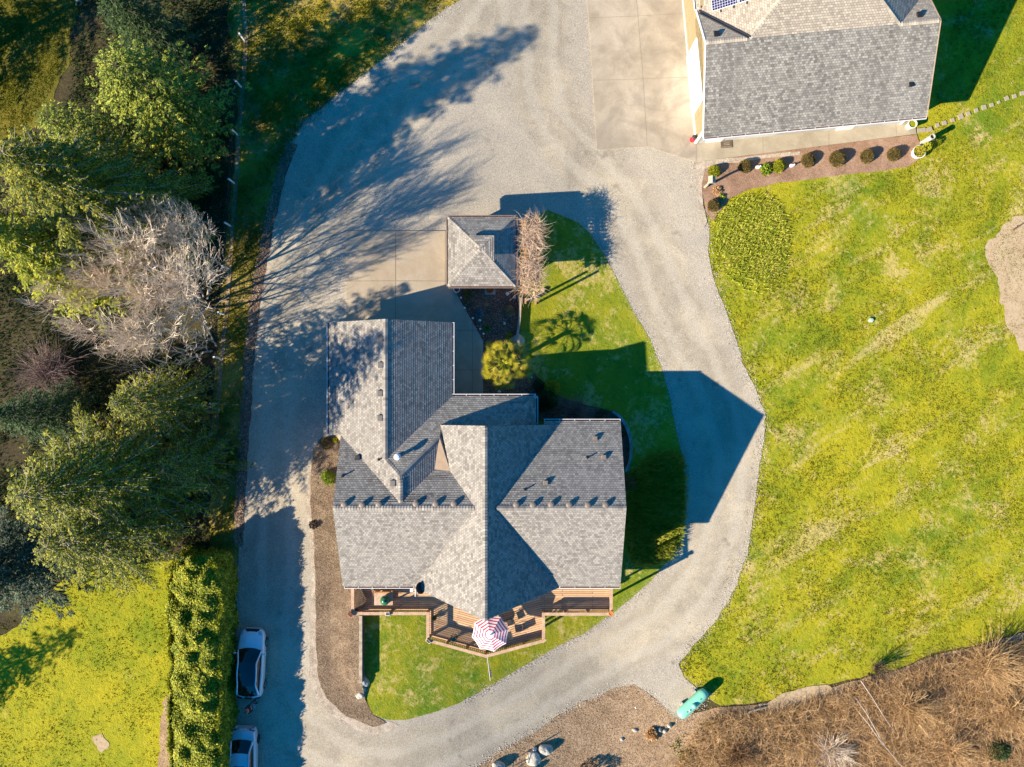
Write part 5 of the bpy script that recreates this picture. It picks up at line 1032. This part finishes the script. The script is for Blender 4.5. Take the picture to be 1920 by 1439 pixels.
# ================================================================ CONIFERS
def conifer(name, base, h, rad, seed, label, mat='hemlock_leaf', limb='limb_grey', whorl=.52, nb=11, leaf=(.15,.045), droop=.25, bare=.12, fill=1.0, group='conifers along the west side', twig_n=1.0, curve=.85, z0=.08, upb=.25, lift=0.):
    rg = np.random.default_rng(seed); t = thing(name, base, label, 'conifer', group)
    MB().tube([(0,0,-.3),(.05,.02,h*.3),(-.03,.05,h*.65),(0,0,h)], [.32*h/15,.25*h/15,.13*h/15,.015], 10).build('trunk', 'bark', t)
    LV = []; LF = []; nv = 0; bm = MB(); z = h*z0; az0 = 0
    while z < h*.985:
        tt = (z-h*z0)/(h*(1-z0)); Lz = rad*(1-tt)**curve*(.75+.25*math.sin(min(1, tt*6)*math.pi/2))*(1.12 if int(z*3)%2 else .88)
        k_ = nb if tt < .8 else max(4, nb-2); az0 += 1.1
        for k in range(k_):
            az = az0+k*2*math.pi/k_+rg.uniform(-.3,.3); L = max(.25, Lz*rg.uniform(.74,1.16)); zz = z+rg.uniform(-.08,.08)
            up = upb+.5*tt; ns = 7; pts = []; d2 = np.array([math.cos(az), math.sin(az)]); side_ = np.array([-d2[1], d2[0], 0]); wob_ = rg.uniform(-.12,.12)
            s_ = np.linspace(0, 1, ns); hz = zz+L*(up*s_*.5-droop*2.*s_**2*(1-.5*tt)+lift*s_**3); X = d2[0]*L*s_+side_[0]*wob_*L*s_**2; Y = d2[1]*L*s_+side_[1]*wob_*L*s_**2
            pts = np.stack([X, Y, hz], 1)
            bm.tube([tuple(p) for p in pts[::2]], [max(.009,.032*L/4*q) for q in (1,.7,.4,.15)][:len(pts[::2])], 3, cap=False)
            # twigs
            nt_ = max(4, int(L/.23*twig_n)); ts = np.sort(rg.uniform(bare, 1, nt_)); 
            for sgn in (-1, 1):
                tl = (.12+.17*L*(1-ts)**.8)*rg.uniform(.75,1.2,nt_); tl = np.minimum(tl, .6); bp = np.stack([np.interp(ts, s_, pts[:, j]) for j in range(3)], 1)
                fw = np.array([d2[0], d2[1], -droop*ts.mean()]); D = unit(fw*.75+sgn*side_*.8+rg.normal(size=(nt_,3))*.12+[0,0,-.12])
                nl = np.maximum(3, (tl/.026*fill).astype(int)); idx = np.repeat(np.arange(nt_), nl); m_ = len(idx); u = rg.uniform(0,1,m_)
                P = bp[idx]+D[idx]*(tl[idx]*u)[:, None]+np.stack([np.zeros(m_), np.zeros(m_), -(u**2)*tl[idx]*.28], 1)
                sd = np.where(rg.random(m_) < .5, -1, 1)[:, None]; S2 = unit(np.cross(D[idx], [0,0,1])); DD = unit(D[idx]*.9+S2*sd*.38+rg.normal(size=(m_,3))*.12+[0,0,-.10]); W_ = unit(np.cross(DD, rg.normal(size=(m_,3))*.45+[0,0,1]))
                V, Fq = leaves_arrays(P, DD, W_, leaf[0]*rg.uniform(.7,1.3,m_), leaf[1]*rg.uniform(.7,1.3,m_)); LV.append(V); LF.append(Fq+nv); nv += len(V)
        z += whorl*(1-.35*tt)
    bm.build('limbs', limb, t); fast('foliage', np.concatenate(LV), np.concatenate(LF), mat, t); return t, nv//4
NL = 0
def base_of(apx, apy, h):   # ground foot of a trunk whose tip shows at the pixel
    return GT(apx, apy, h)
def con(apx, apy, h, *a, **k):
    global NL
    t, n = conifer('conifer', base_of(apx, apy, h), h, *a, **k); NL += n; return t
con(30, 931, 14.6, 5.3, 11, 'large hemlock with pale limbs fanning out left of the garage', droop=.2, curve=.62, fill=1.4)
con(-5, 283, 15.8, 5.0, 12, 'tall dark hemlock behind the leafless tree', droop=.2, curve=.62, fill=1.5, twig_n=1.3)
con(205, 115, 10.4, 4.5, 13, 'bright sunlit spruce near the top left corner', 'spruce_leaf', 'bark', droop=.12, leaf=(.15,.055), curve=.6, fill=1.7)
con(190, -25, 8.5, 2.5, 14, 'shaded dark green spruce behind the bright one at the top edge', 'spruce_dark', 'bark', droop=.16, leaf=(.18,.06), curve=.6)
con(80, 215, 8.5, 3.4, 15, 'lower spruce left of the bright sunlit one', 'spruce_leaf', 'bark', droop=.12, curve=.7)
con(-10, -230, 9.5, 2.8, 16, 'blue spruce with silvery tips peeking in at the top left edge', 'blue_leaf', 'bark', droop=.08, curve=.75, leaf=(.14,.06))
con(-30, 430, 12.5, 4.0, 17, 'yellow green cedar at the left edge beside the leafless tree', 'hedge_leaf', droop=.18, curve=.75, leaf=(.2,.08))
con(215, 755, 9.5, 3.3, 18, 'medium cedar north of the large hemlock', droop=.2, curve=.7)
con(-150, 1120, 12.0, 4.0, 19, 'blue green conifer reaching in from the left edge above the lawn', 'teal_leaf', 'bark', droop=.1, curve=.8, leaf=(.16,.07))
con(-20, 780, 9.0, 2.8, 20, 'small dark conifer at the left edge between two hemlocks', 'dark_leaf', 'bark', curve=.8)
con(-420, -50, 12.0, 4.4, 24, 'conifer outside the left edge shading the top left lawn', 'spruce_dark', 'bark', nb=9, curve=.6)  # extra tree out of view, added to cast shade on the northwest lawn
con(-350, 1447, 7.2, 3.2, 21, 'conifer standing outside the left edge that shades the southwest lawn', 'spruce_leaf', 'bark', nb=9, curve=.6, fill=1.3)
con(300, 880, 7.0, 3.0, 22, 'low cedar at the east side of the large hemlock', droop=.18, curve=.7)
con(80, 1030, 11.5, 4.8, 23, 'hemlock whose drooping branches overhang the top of the southwest lawn', droop=.2, curve=.65)
print('LEAVES', NL)
# ================================================================ LEAFLESS TREE
def bare_tree(name, base, h, seed, label, spread=1., stems=5, mat='limb_grey', tmat='bark_pale', levels=6, rmin=.012, first=.36, az=None, lean=(0,0), cat='tree', group=None, r0=.15, kids=(3,3,3,3,3,3), env=None):
    r = random.Random(seed); t = thing(name, base, label, cat, group); tr = MB(); seg = [[] for _ in range(levels+1)]
    def grow(p, d, L, rad, lv):
        if env and lv > 1 and sum(((p[q]-env[q])/env[q+3])**2 for q in range(3)) > r.uniform(.8,1.05): return
        n = 4 if lv < 3 else 3; pts = [p]; q = p.copy(); dd = d.copy()
        for i in range(n):
            if env and lv > 0 and sum(((q[k]-env[k])/env[k+3])**2 for k in range(3)) > r.uniform(.9,1.12) and i: break
            dd = (dd+Vector((r.gauss(0,.11), r.gauss(0,.11), r.gauss(.05,.06)))).normalized(); q = q+dd*L/n; pts.append(q.copy())
        seg[lv].append((pts, [max(rmin*.6, rad*(1-.5*i/n)) for i in range(len(pts))])); n = len(pts)-1
        if lv >= levels: return
        for c in range(kids[lv]):
            u = r.uniform(.35, 1.) if c else 1.; i = min(n-1, int(u*n)); bp = pts[i].lerp(pts[i+1], u*n-i) if i < n else pts[-1]
            if c == 0: bp = pts[-1]
            a = dd.orthogonal().normalized(); a.rotate(Matrix.Rotation(r.uniform(0, 6.283), 3, dd)); ang_ = r.uniform(.28,.62)*(1 if c else .5)
            nd = (dd*math.cos(ang_)+a*math.sin(ang_)+Vector((0,0,.06))).normalized(); grow(bp, nd, L*r.uniform(.62,.82), max(rmin, rad*(.55 if lv < 1 else .5)), lv+1)
    for k in range(stems):
        a = (az[k] if az else k*2*math.pi/stems)+r.uniform(-.2,.2); tl = (r.uniform(.3,.44) if k % 3 else r.uniform(.04,.22))*spread; b0 = Vector((math.cos(a)*.25, math.sin(a)*.25, -.2))
        grow(b0, Vector((math.cos(a)*tl+lean[0], math.sin(a)*tl+lean[1], 1)).normalized(), h*first, r0, 0)
    for lv in range(2):
        for pts, rr in seg[lv]: tr.tube(pts, rr, 7)
    tr.build('trunk', tmat, t); tw = MB(); ms = MB()
    for lv in range(2, levels+1):
        for pts, rr in seg[lv]: (ms if lv < 4 else tw).tube(pts, rr, 3 if lv > 3 else 4, cap=False)
    ms.build('limbs', tmat, t); tw.build('twigs', mat, t); return t
bare_tree('leafless_tree', G(380,566), 11.6, 4, 'large leafless pale grey tree with many twigs beside the fence line', 2.3, 10, 'twig_pale', levels=6, rmin=.0095, first=.33, r0=.095, kids=(3,4,4,3,3,4), lean=(-.22,.04), env=(-1.7,.8,6.6,6.1,5.0,5.2))
bare_tree('leafless_tree', G(398,650), 5.2, 9, 'small leafless tree with pale stems south of the large one', 1.3, 4, 'twig_pale', levels=4, rmin=.012, first=.42, r0=.07, kids=(3,3,3,2))
bare_tree('leafless_tree', G(352,720), 4.5, 12, 'thin slanting pale stems in the shade below the large leafless tree', .9, 4, 'twig_pale', levels=3, rmin=.012, first=.6, r0=.06, kids=(2,3,2))
bare_shrub(105,700,2.4,2.0,'twig_purple','dark thicket of bare purple twigs in the shade between the conifers',700,.014)
shrub(300,700,.9,1.2,'dark_leaf','dark evergreen shrub under the leafless tree','shrub','shrub',1500,.13); shrub(345,668,.7,.8,'dark_leaf','low dark shrub beside the pale slanting stems','shrub','shrub',900,.12)
# ================================================================ HEDGE
hx0, hx1 = G(348,1100).x, G(445,1100).x; hy0, hy1 = G(400,1500).y-1.5, G(400,1032).y; hd = thing('hedge', ((hx0+hx1)/2,(hy0+hy1)/2,2.), 'tall dense yellow green clipped hedge beside the parked cars', 'hedge')
wx, wy, hh = (hx1-hx0)/2, (hy1-hy0)/2, 3.05
rg = np.random.default_rng(3); n = 190000
y = rg.uniform(-wy, wy, n); pt_ = rg.random(n); sgn = np.where(rg.random(n) < .5, -1, 1); xt = rg.uniform(-1, 1, n)
top = pt_ < .55; X = np.where(top, xt*wx, sgn*wx*rg.uniform(.9,1.0,n)); Z = np.where(top, hh*(1-.16*np.abs(xt)**3), rg.uniform(0,.95,n)*hh)
endm = pt_ > .95; y = np.where(endm, wy*rg.uniform(.95,1.,n), y); X = np.where(endm, xt*wx, X); end = np.clip((wy-np.abs(y))/1.2, 0, 1)**.5; X *= .7+.3*end
NX_ = np.where(top, xt*.6, sgn*1.); NZ_ = np.where(top, 1., .15)
def lumpf(a, b_, c_, sc, sd):
    r2 = np.random.default_rng(sd); return sum(np.sin(a*r2.uniform(.5,1.5)*sc+b_*r2.uniform(.5,1.5)*sc*(1 if q % 2 else -1)+c_*r2.uniform(.5,1.5)*sc+r2.uniform(0,6.28)) for q in range(5))/5
lump = .6*lumpf(X, y, Z, 2.2, 1)+.4*lumpf(X, y, Z, 5.5, 2)
hy_ = np.full(n, -.1); r3 = np.random.default_rng(9)
for q in range(48):
    qx, qy, qr, qh = r3.uniform(-wx, wx), r3.uniform(-wy, wy), r3.uniform(.35,.7), r3.uniform(.1,.55); hy_ = np.maximum(hy_, qh*(1-np.hypot(X-qx, y-qy)/qr))
X = X*(1+.0*lump)+NX_*lump*.2*wx; Z = Z+NZ_*hy_+NZ_*lump*.10-NZ_*rg.random(n)**2*.2
y = y+np.clip((y-wy+1.6)/1.6,0,1)*lump*.7; P = np.stack([X*rg.uniform(.93,1.02,n), y, np.clip(Z, .03, None)], 1); N_ = np.stack([NX_, np.zeros(n), NZ_], 1)
n0 = unit(N_+rg.normal(size=(n,3))*.45+[-.35,-.1,.2]); D = unit(np.cross(n0, rg.normal(size=(n,3)))); W_ = np.cross(n0, D); V, Fq = leaves_arrays(P, D, W_, .14*rg.uniform(.6,1.5,n), .08*rg.uniform(.7,1.3,n)); fast('foliage', V, Fq, 'hedge_leaf', hd)
m = MB()
for k in range(int(2*wy/.7)): yy = -wy+.5+k*.7; m.tube([(0,yy,-.2),(.1*math.sin(k*3),yy,1.6),(0,yy+.05,2.9)], [.06,.05,.02], 6)
m.build('trunks', 'bark', hd)
q = MB().prism([(-wx*.7,-wy+.4),(wx*.7,-wy+.4),(wx*.7,wy-1.4),(-wx*.7,wy-1.4)], .05, hh*.6); q.build('inner_mass', 'hedge_leaf', hd)

# ================================================================ STUFF: grass, leaves, brush
def scatter(poly, n, seed, clump=None):
    rg = np.random.default_rng(seed); xs = [p[0] for p in poly]; ys = [p[1] for p in poly]; out = []; tot = 0
    while tot < n:
        x = rg.uniform(min(xs), max(xs), n); y = rg.uniform(min(ys), max(ys), n); m = inside(poly, x, y)
        if clump:
            f = sum(np.sin(x*a+y*b_+c) for a, b_, c in clump)/len(clump); m &= rg.random(n) < np.clip(.55+f*.9, 0.02, 1)
        out.append(np.stack([x[m], y[m]], 1)); tot += m.sum()
    return np.concatenate(out)[:n]
def blades(name, poly, n, seed, L, W, mat, label, cat, lean=.6, dz=.05, wind=(0,0), clump=None, tuftn=1, tspread=.08, hf=None):
    rg = np.random.default_rng(seed); C_ = scatter(poly, n, seed, clump); C_ = np.repeat(C_, tuftn, 0)+rg.normal(size=(n*tuftn, 2))*(tspread if tuftn > 1 else 0); n2 = len(C_)
    z = gv(C_[:,0], C_[:,1])+dz
    if hf is not None: z = z+np.array([hf(a, c) for a, c in C_])
    P = np.column_stack([C_, z-.02]); a = rg.uniform(0,6.283,n2); D = unit(np.stack([np.cos(a)*lean+wind[0], np.sin(a)*lean+wind[1], np.ones(n2)], 1)*np.array([1,1,1])); W_ = unit(np.cross(D, np.stack([np.cos(a+1.2), np.sin(a+1.2), np.zeros(n2)], 1)))
    V, Fq = leaves_arrays(P, D, W_, L*rg.uniform(.5,1.4,n2), W*rg.uniform(.6,1.3,n2)); o = fast(name, V, Fq, mat); tag(o, label, cat, kind='stuff'); return o
CL = [(1.1,.7,0),(-.6,1.4,2),(2.3,-1.9,1),(.35,.4,4)]
eastw = px_poly([p for p in east if p[0] < 1960 and p[1] > 100]+[(1960,100),(1960,1180)][:0])
ev = px_poly([(1275,1250),(1310,1298),(1420,1316),(1560,1282),(1680,1255),(1850,1205),(1940,1180),(1940,-20),(1800,-20),(1745,230),(1700,318),(1400,362),(1335,420),(1335,560),(1375,680),(1418,780),(1405,900),(1390,980),(1350,1100),(1285,1205)])
def tufts(name, poly, n, seed, label, mat='tuft', L=.085, W=.05): return blades(name, poly, n, seed, L, W, mat, label, 'grass', 1.1, .02, clump=CL, tuftn=5, tspread=.06)
tufts('grass', ev, 30000, 31, 'short uneven grass tufts of the wide east lawn'); tufts('grass', island_w, 9000, 32, 'lush uneven grass tufts of the lawn around the house'); tufts('grass', px_poly([(0,1170),(140,1085),(345,1060),(352,1460),(-20,1460)]), 2500, 33, 'yellow green grass tufts of the southwest lawn')
blades('tall_grass', px_poly(catmull([(1350,400),(1385,375),(1430,372),(1465,400),(1475,450),(1462,500),(1430,535),(1390,520),(1352,480),(1343,440)], k=3)), 3600, 34, .26, .045, 'tall_grass', 'patch of long bright green grass bent over near the bark bed', 'tall grass', .5, .02, (.75,.35), tuftn=2)
blades('tall_grass', px_poly(catmull([(1338,395),(1390,365),(1450,372),(1482,420),(1478,480),(1450,545),(1395,545),(1345,500),(1332,440)], k=3)), 900, 36, .26, .05, 'tall_grass', 'sparse longer grass fringing the bright tall patch', 'tall grass', .7, .02, (.6,.3), tuftn=3)
blades('tall_grass', px_poly(catmull([(1190,880),(1240,850),(1275,860),(1280,920),(1275,1000),(1250,1050),(1190,1060),(1172,1000),(1172,930)], k=3)), 6500, 35, .55, .055, 'tall_grass', 'deep patch of long grass in the shadow east of the house', 'tall grass', .5, .05, (.7,.35), tuftn=2)
def litter(name, poly, n, seed, label, mat='litter', s=.09, dz=.07, clump=None, hf=None):
    rg = np.random.default_rng(seed); C_ = scatter(poly, n, seed, clump); z = gv(C_[:,0], C_[:,1])+dz
    if hf is not None: z = z+np.array([hf(a, c) for a, c in C_])
    P = np.column_stack([C_, z]); a = rg.uniform(0,6.283,n); D = unit(np.stack([np.cos(a), np.sin(a), rg.uniform(-.1,.5,n)], 1)); W_ = unit(np.cross(D, rg.normal(size=(n,3))*.4+[0,0,1])); V, Fq = leaves_arrays(P, D, W_, s*rg.uniform(.5,1.4,n), s*.75*rg.uniform(.6,1.3,n)); o = fast(name, V, Fq, mat); tag(o, label, 'leaves', kind='stuff')
litter('fallen_leaves', px_poly(catmull(strip, False, 3)+catmull([(x+16, y+4) for x, y in reversed(strip)], False, 3)), 9000, 41, 'fallen brown leaves along the west edge of the drive')
litter('fallen_leaves', px_poly(westbed), 16000, 42, 'brown leaf litter over the mulch bed west of the house', s=.055, dz=.085, hf=bed_h); litter('fallen_leaves', px_poly(gbed), 3000, 43, 'bark chips and leaves in the garden bed by the shed', s=.08, dz=.11)
bp_ = px_poly([(1150,1292),(1190,1285),(1230,1312),(1275,1347),(1345,1327),(1420,1324),(1500,1306),(1560,1290),(1620,1274),(1680,1260),(1750,1231),(1850,1210),(1960,1175),(1960,1470),(880,1470),(900,1436),(945,1406),(1000,1376),(1060,1338)])
litter('fallen_leaves', bp_, 42000, 44, 'thick brown leaf litter over the slope at the bottom', s=.055, dz=.05)
litter('fallen_leaves', ev, 700, 45, 'scattered pale fallen leaves on the east lawn', 'litter', .09, .06, clump=[(.5,-.2,1.)])
litter('fallen_leaves', px_poly([(380,400),(520,300),(480,560),(460,900),(440,1020),(395,1060),(405,760)]), 4000, 46, 'fallen leaves over the grass strip by the fence', 'litter', .08, .03)
blades('rough_grass', px_poly([(459,-20),(850,-20),(745,90),(630,180),(540,275),(510,370),(470,560),(450,900),(440,1040),(405,1040),(405,757),(430,430),(447,170)]), 9000, 47, .16, .05, 'tuft', 'rough dark grass of the verge beside the drive', 'grass', .9, .02, clump=CL, tuftn=4, tspread=.12)
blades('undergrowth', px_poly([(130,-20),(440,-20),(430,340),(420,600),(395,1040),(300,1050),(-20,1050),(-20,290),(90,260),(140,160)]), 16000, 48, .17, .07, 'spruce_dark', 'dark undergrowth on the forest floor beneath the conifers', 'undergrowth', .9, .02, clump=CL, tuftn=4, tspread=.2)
# brush at lower right: arching dry canes
def brush_fn(poly, n, seed, L, rad, mat, label, zf=.9, name='dry_brush', clump=None):
    C_ = scatter(poly, n, seed, clump)
    def gen(rg, n):
        z = gv(C_[:,0], C_[:,1]); P = np.column_stack([C_, z+rg.uniform(0,.5,n)]); a = rg.normal(.2,1.3,n); f = np.sin(C_[:,0]*.5)+np.cos(C_[:,1]*.6); a = a+f*1.2
        D = unit(np.stack([np.cos(a), np.sin(a), rg.uniform(.25,1.1,n)*zf], 1)); return P, D, L*rg.uniform(.5,1.4,n), np.stack([np.cos(a)*.2, np.sin(a)*.2, -rg.uniform(1.,2.2,n)], 1)
    V = twigs(n, gen, rad, mat, name, seg=6); tag(V, label, 'brush', kind='stuff')
bz = px_poly([(1290,1385),(1345,1340),(1440,1335),(1510,1315),(1580,1292),(1640,1275),(1700,1258),(1760,1235),(1860,1212),(1960,1190),(1960,1480),(1250,1480)])
brush_fn(bz, 26000, 51, 1.0, .011, 'straw', 'mass of dry straw coloured canes covering the slope at lower right'); brush_fn(bz, 3500, 52, 1.0, .010, 'twig_dark', 'dark bramble stems inside the dry brush', .7, 'brambles', clump=CL)
blades('dry_grass', bz, 16000, 53, .3, .035, 'straw', 'dry bent grass in the brush at lower right', 'dry grass', 1., .02, (.4,.1), clump=CL, tuftn=3, tspread=.12)
blades('ground_ivy', px_poly([(1255,1400),(1290,1370),(1345,1345),(1480,1330),(1560,1350),(1500,1440),(1290,1440)]), 5000, 54, .14, .09, 'hedge_leaf', 'patches of green ivy in the brush near the propane tank', 'ivy', 1., .04, clump=CL, tuftn=3)
for i, (x, y, r0, hh_, mt, lb, nn_) in enumerate([(1700,1320,2.0,1.7,'straw','wide bare pale shrub in the middle of the lower right brush',420),(1840,1235,2.2,2.6,'straw','tall dry shrub at the edge of the lawn near the right border',480),(1560,1405,1.9,1.0,'twig_pale','swept bare shrub with long pale stems at the bottom',420),
    (1380,1410,1.2,1.3,'brown_leaf','reddish bare shrub in the bottom brush right of the grass clump',330),(1890,1330,1.9,2.0,'straw','dry shrub at the right border below the tallest one',330),(1640,1250,.8,1.6,'twig_dark','dark thin shrub on the lawn edge casting streaks on the grass',160),(1780,1400,1.6,1.5,'straw','dry arching shrub at the bottom right',300)]):
    bare_shrub(x, y, r0, hh_, mt, lb, nn_, .014)
shrub(1223,1376,.42,.4,'straw','dry ornamental grass clump with pale stems in the mulch','grass_clump','plant',900,.16); shrub(1108,1448,.95,1.2,'twig_dark','dark twiggy plant whose shade reaches the mulch at the bottom edge','shrub','shrub',900,.14)
shrub(1865,1400,.9,1.2,'dark_leaf','dark evergreen bush at the lower right border','shrub','shrub',1400,.14)
def log(pts, r, label, mat='bark_pale'):
    P = [G(x, y, zz) for x, y, zz in pts]; o = MB().tube([p-P[0] for p in P], [r*(1-.6*i/len(P)) for i in range(len(P))], 7).build('fallen_branch', mat, None, P[0]); tag(o, label, 'branch')
log([(1434,1325,.15),(1410,1331,.2),(1385,1342,.12),(1340,1357,.06),(1310,1368,.05)], .07, 'long fallen branch lying across the leaves right of the propane tank')
log([(1608,1272,.5),(1625,1298,.7),(1650,1338,.6),(1672,1368,.4)], .045, 'slender pale stem leaning through the brush, longest and farthest right of the cluster'); log([(1600,1305,.3),(1616,1330,.7),(1638,1372,.9),(1652,1392,.6)], .045, 'pale bent stem, upper of the two parallel ones in the brush'); log([(1598,1322,.3),(1620,1350,.7),(1640,1380,.9),(1690,1438,.5)], .045, 'pale bent stem, lower of the two parallel ones in the brush')
log([(1898,432,.1),(1915,420,.35),(1925,410,.2)], .06, 'dead branch lying on the sandy patch at the right border','twig_dark')
for o in [o for o in COL.objects if o.type == 'EMPTY' and o.get('_used')]: del o['_used']

# loose stones along the drive edges
def stones(name, poly, n, seed, off, label, s0=.032, closed=True):
    rg = np.random.default_rng(seed); A = np.array([(p.x, p.y) for p in dens(poly, .2, .08, 1)])
    if not closed: A = A[:-int((Vector(poly[0])-Vector(poly[-1])).length/.2)-2]
    i = rg.integers(0, len(A), n); C_ = A[i]+rg.normal(size=(n, 2))*off; z = gv(C_[:,0], C_[:,1])+.055; P = np.column_stack([C_, z]); r_ = s0*rg.uniform(.5,1.5,n)
    oc = np.array([(1,0,0),(-1,0,0),(0,1,0),(0,-1,0),(0,0,1),(0,0,-1)])*[1,.8,.6]; V = (P[:,None]+oc[None]*r_[:,None,None]*rg.uniform(.7,1.2,(n,6,1))).reshape(-1,3)
    T = np.array([(0,2,4),(2,1,4),(1,3,4),(3,0,4),(2,0,5),(1,2,5),(3,1,5),(0,3,5)]); Fq = (np.arange(n)[:,None,None]*6+T[None]).reshape(-1,3); o = fast(name, V, Fq, 'pebble_stone'); tag(o, label, 'gravel', kind='stuff')
stones('loose_gravel', [p for p in drive_w], 9000, 61, .22, 'loose pale stones along the outer edge of the gravel drive'); stones('loose_gravel', px_poly(island[1:23]), 5000, 62, .2, 'loose stones along the edge of the island lawn', closed=False)

tufts('grass', px_poly(catmull([(1865,425),(1935,380),(1975,400),(1975,690),(1935,680),(1890,655),(1870,580),(1845,500),(1838,460)], k=3)), 420, 63, 'sparse grass tufts breaking up the sandy patch at the right border')
tufts('grass', px_poly([(-10,-10),(120,-10),(130,60),(100,160),(50,240),(-10,260)]), 3600, 64, 'rough olive grass in the shade at the top left corner')
tufts('grass', px_poly([(1430,1328),(1470,1296),(1560,1278),(1580,1295),(1510,1325)]), 260, 65, 'sparse grass tufts on the bare strip above the brush')
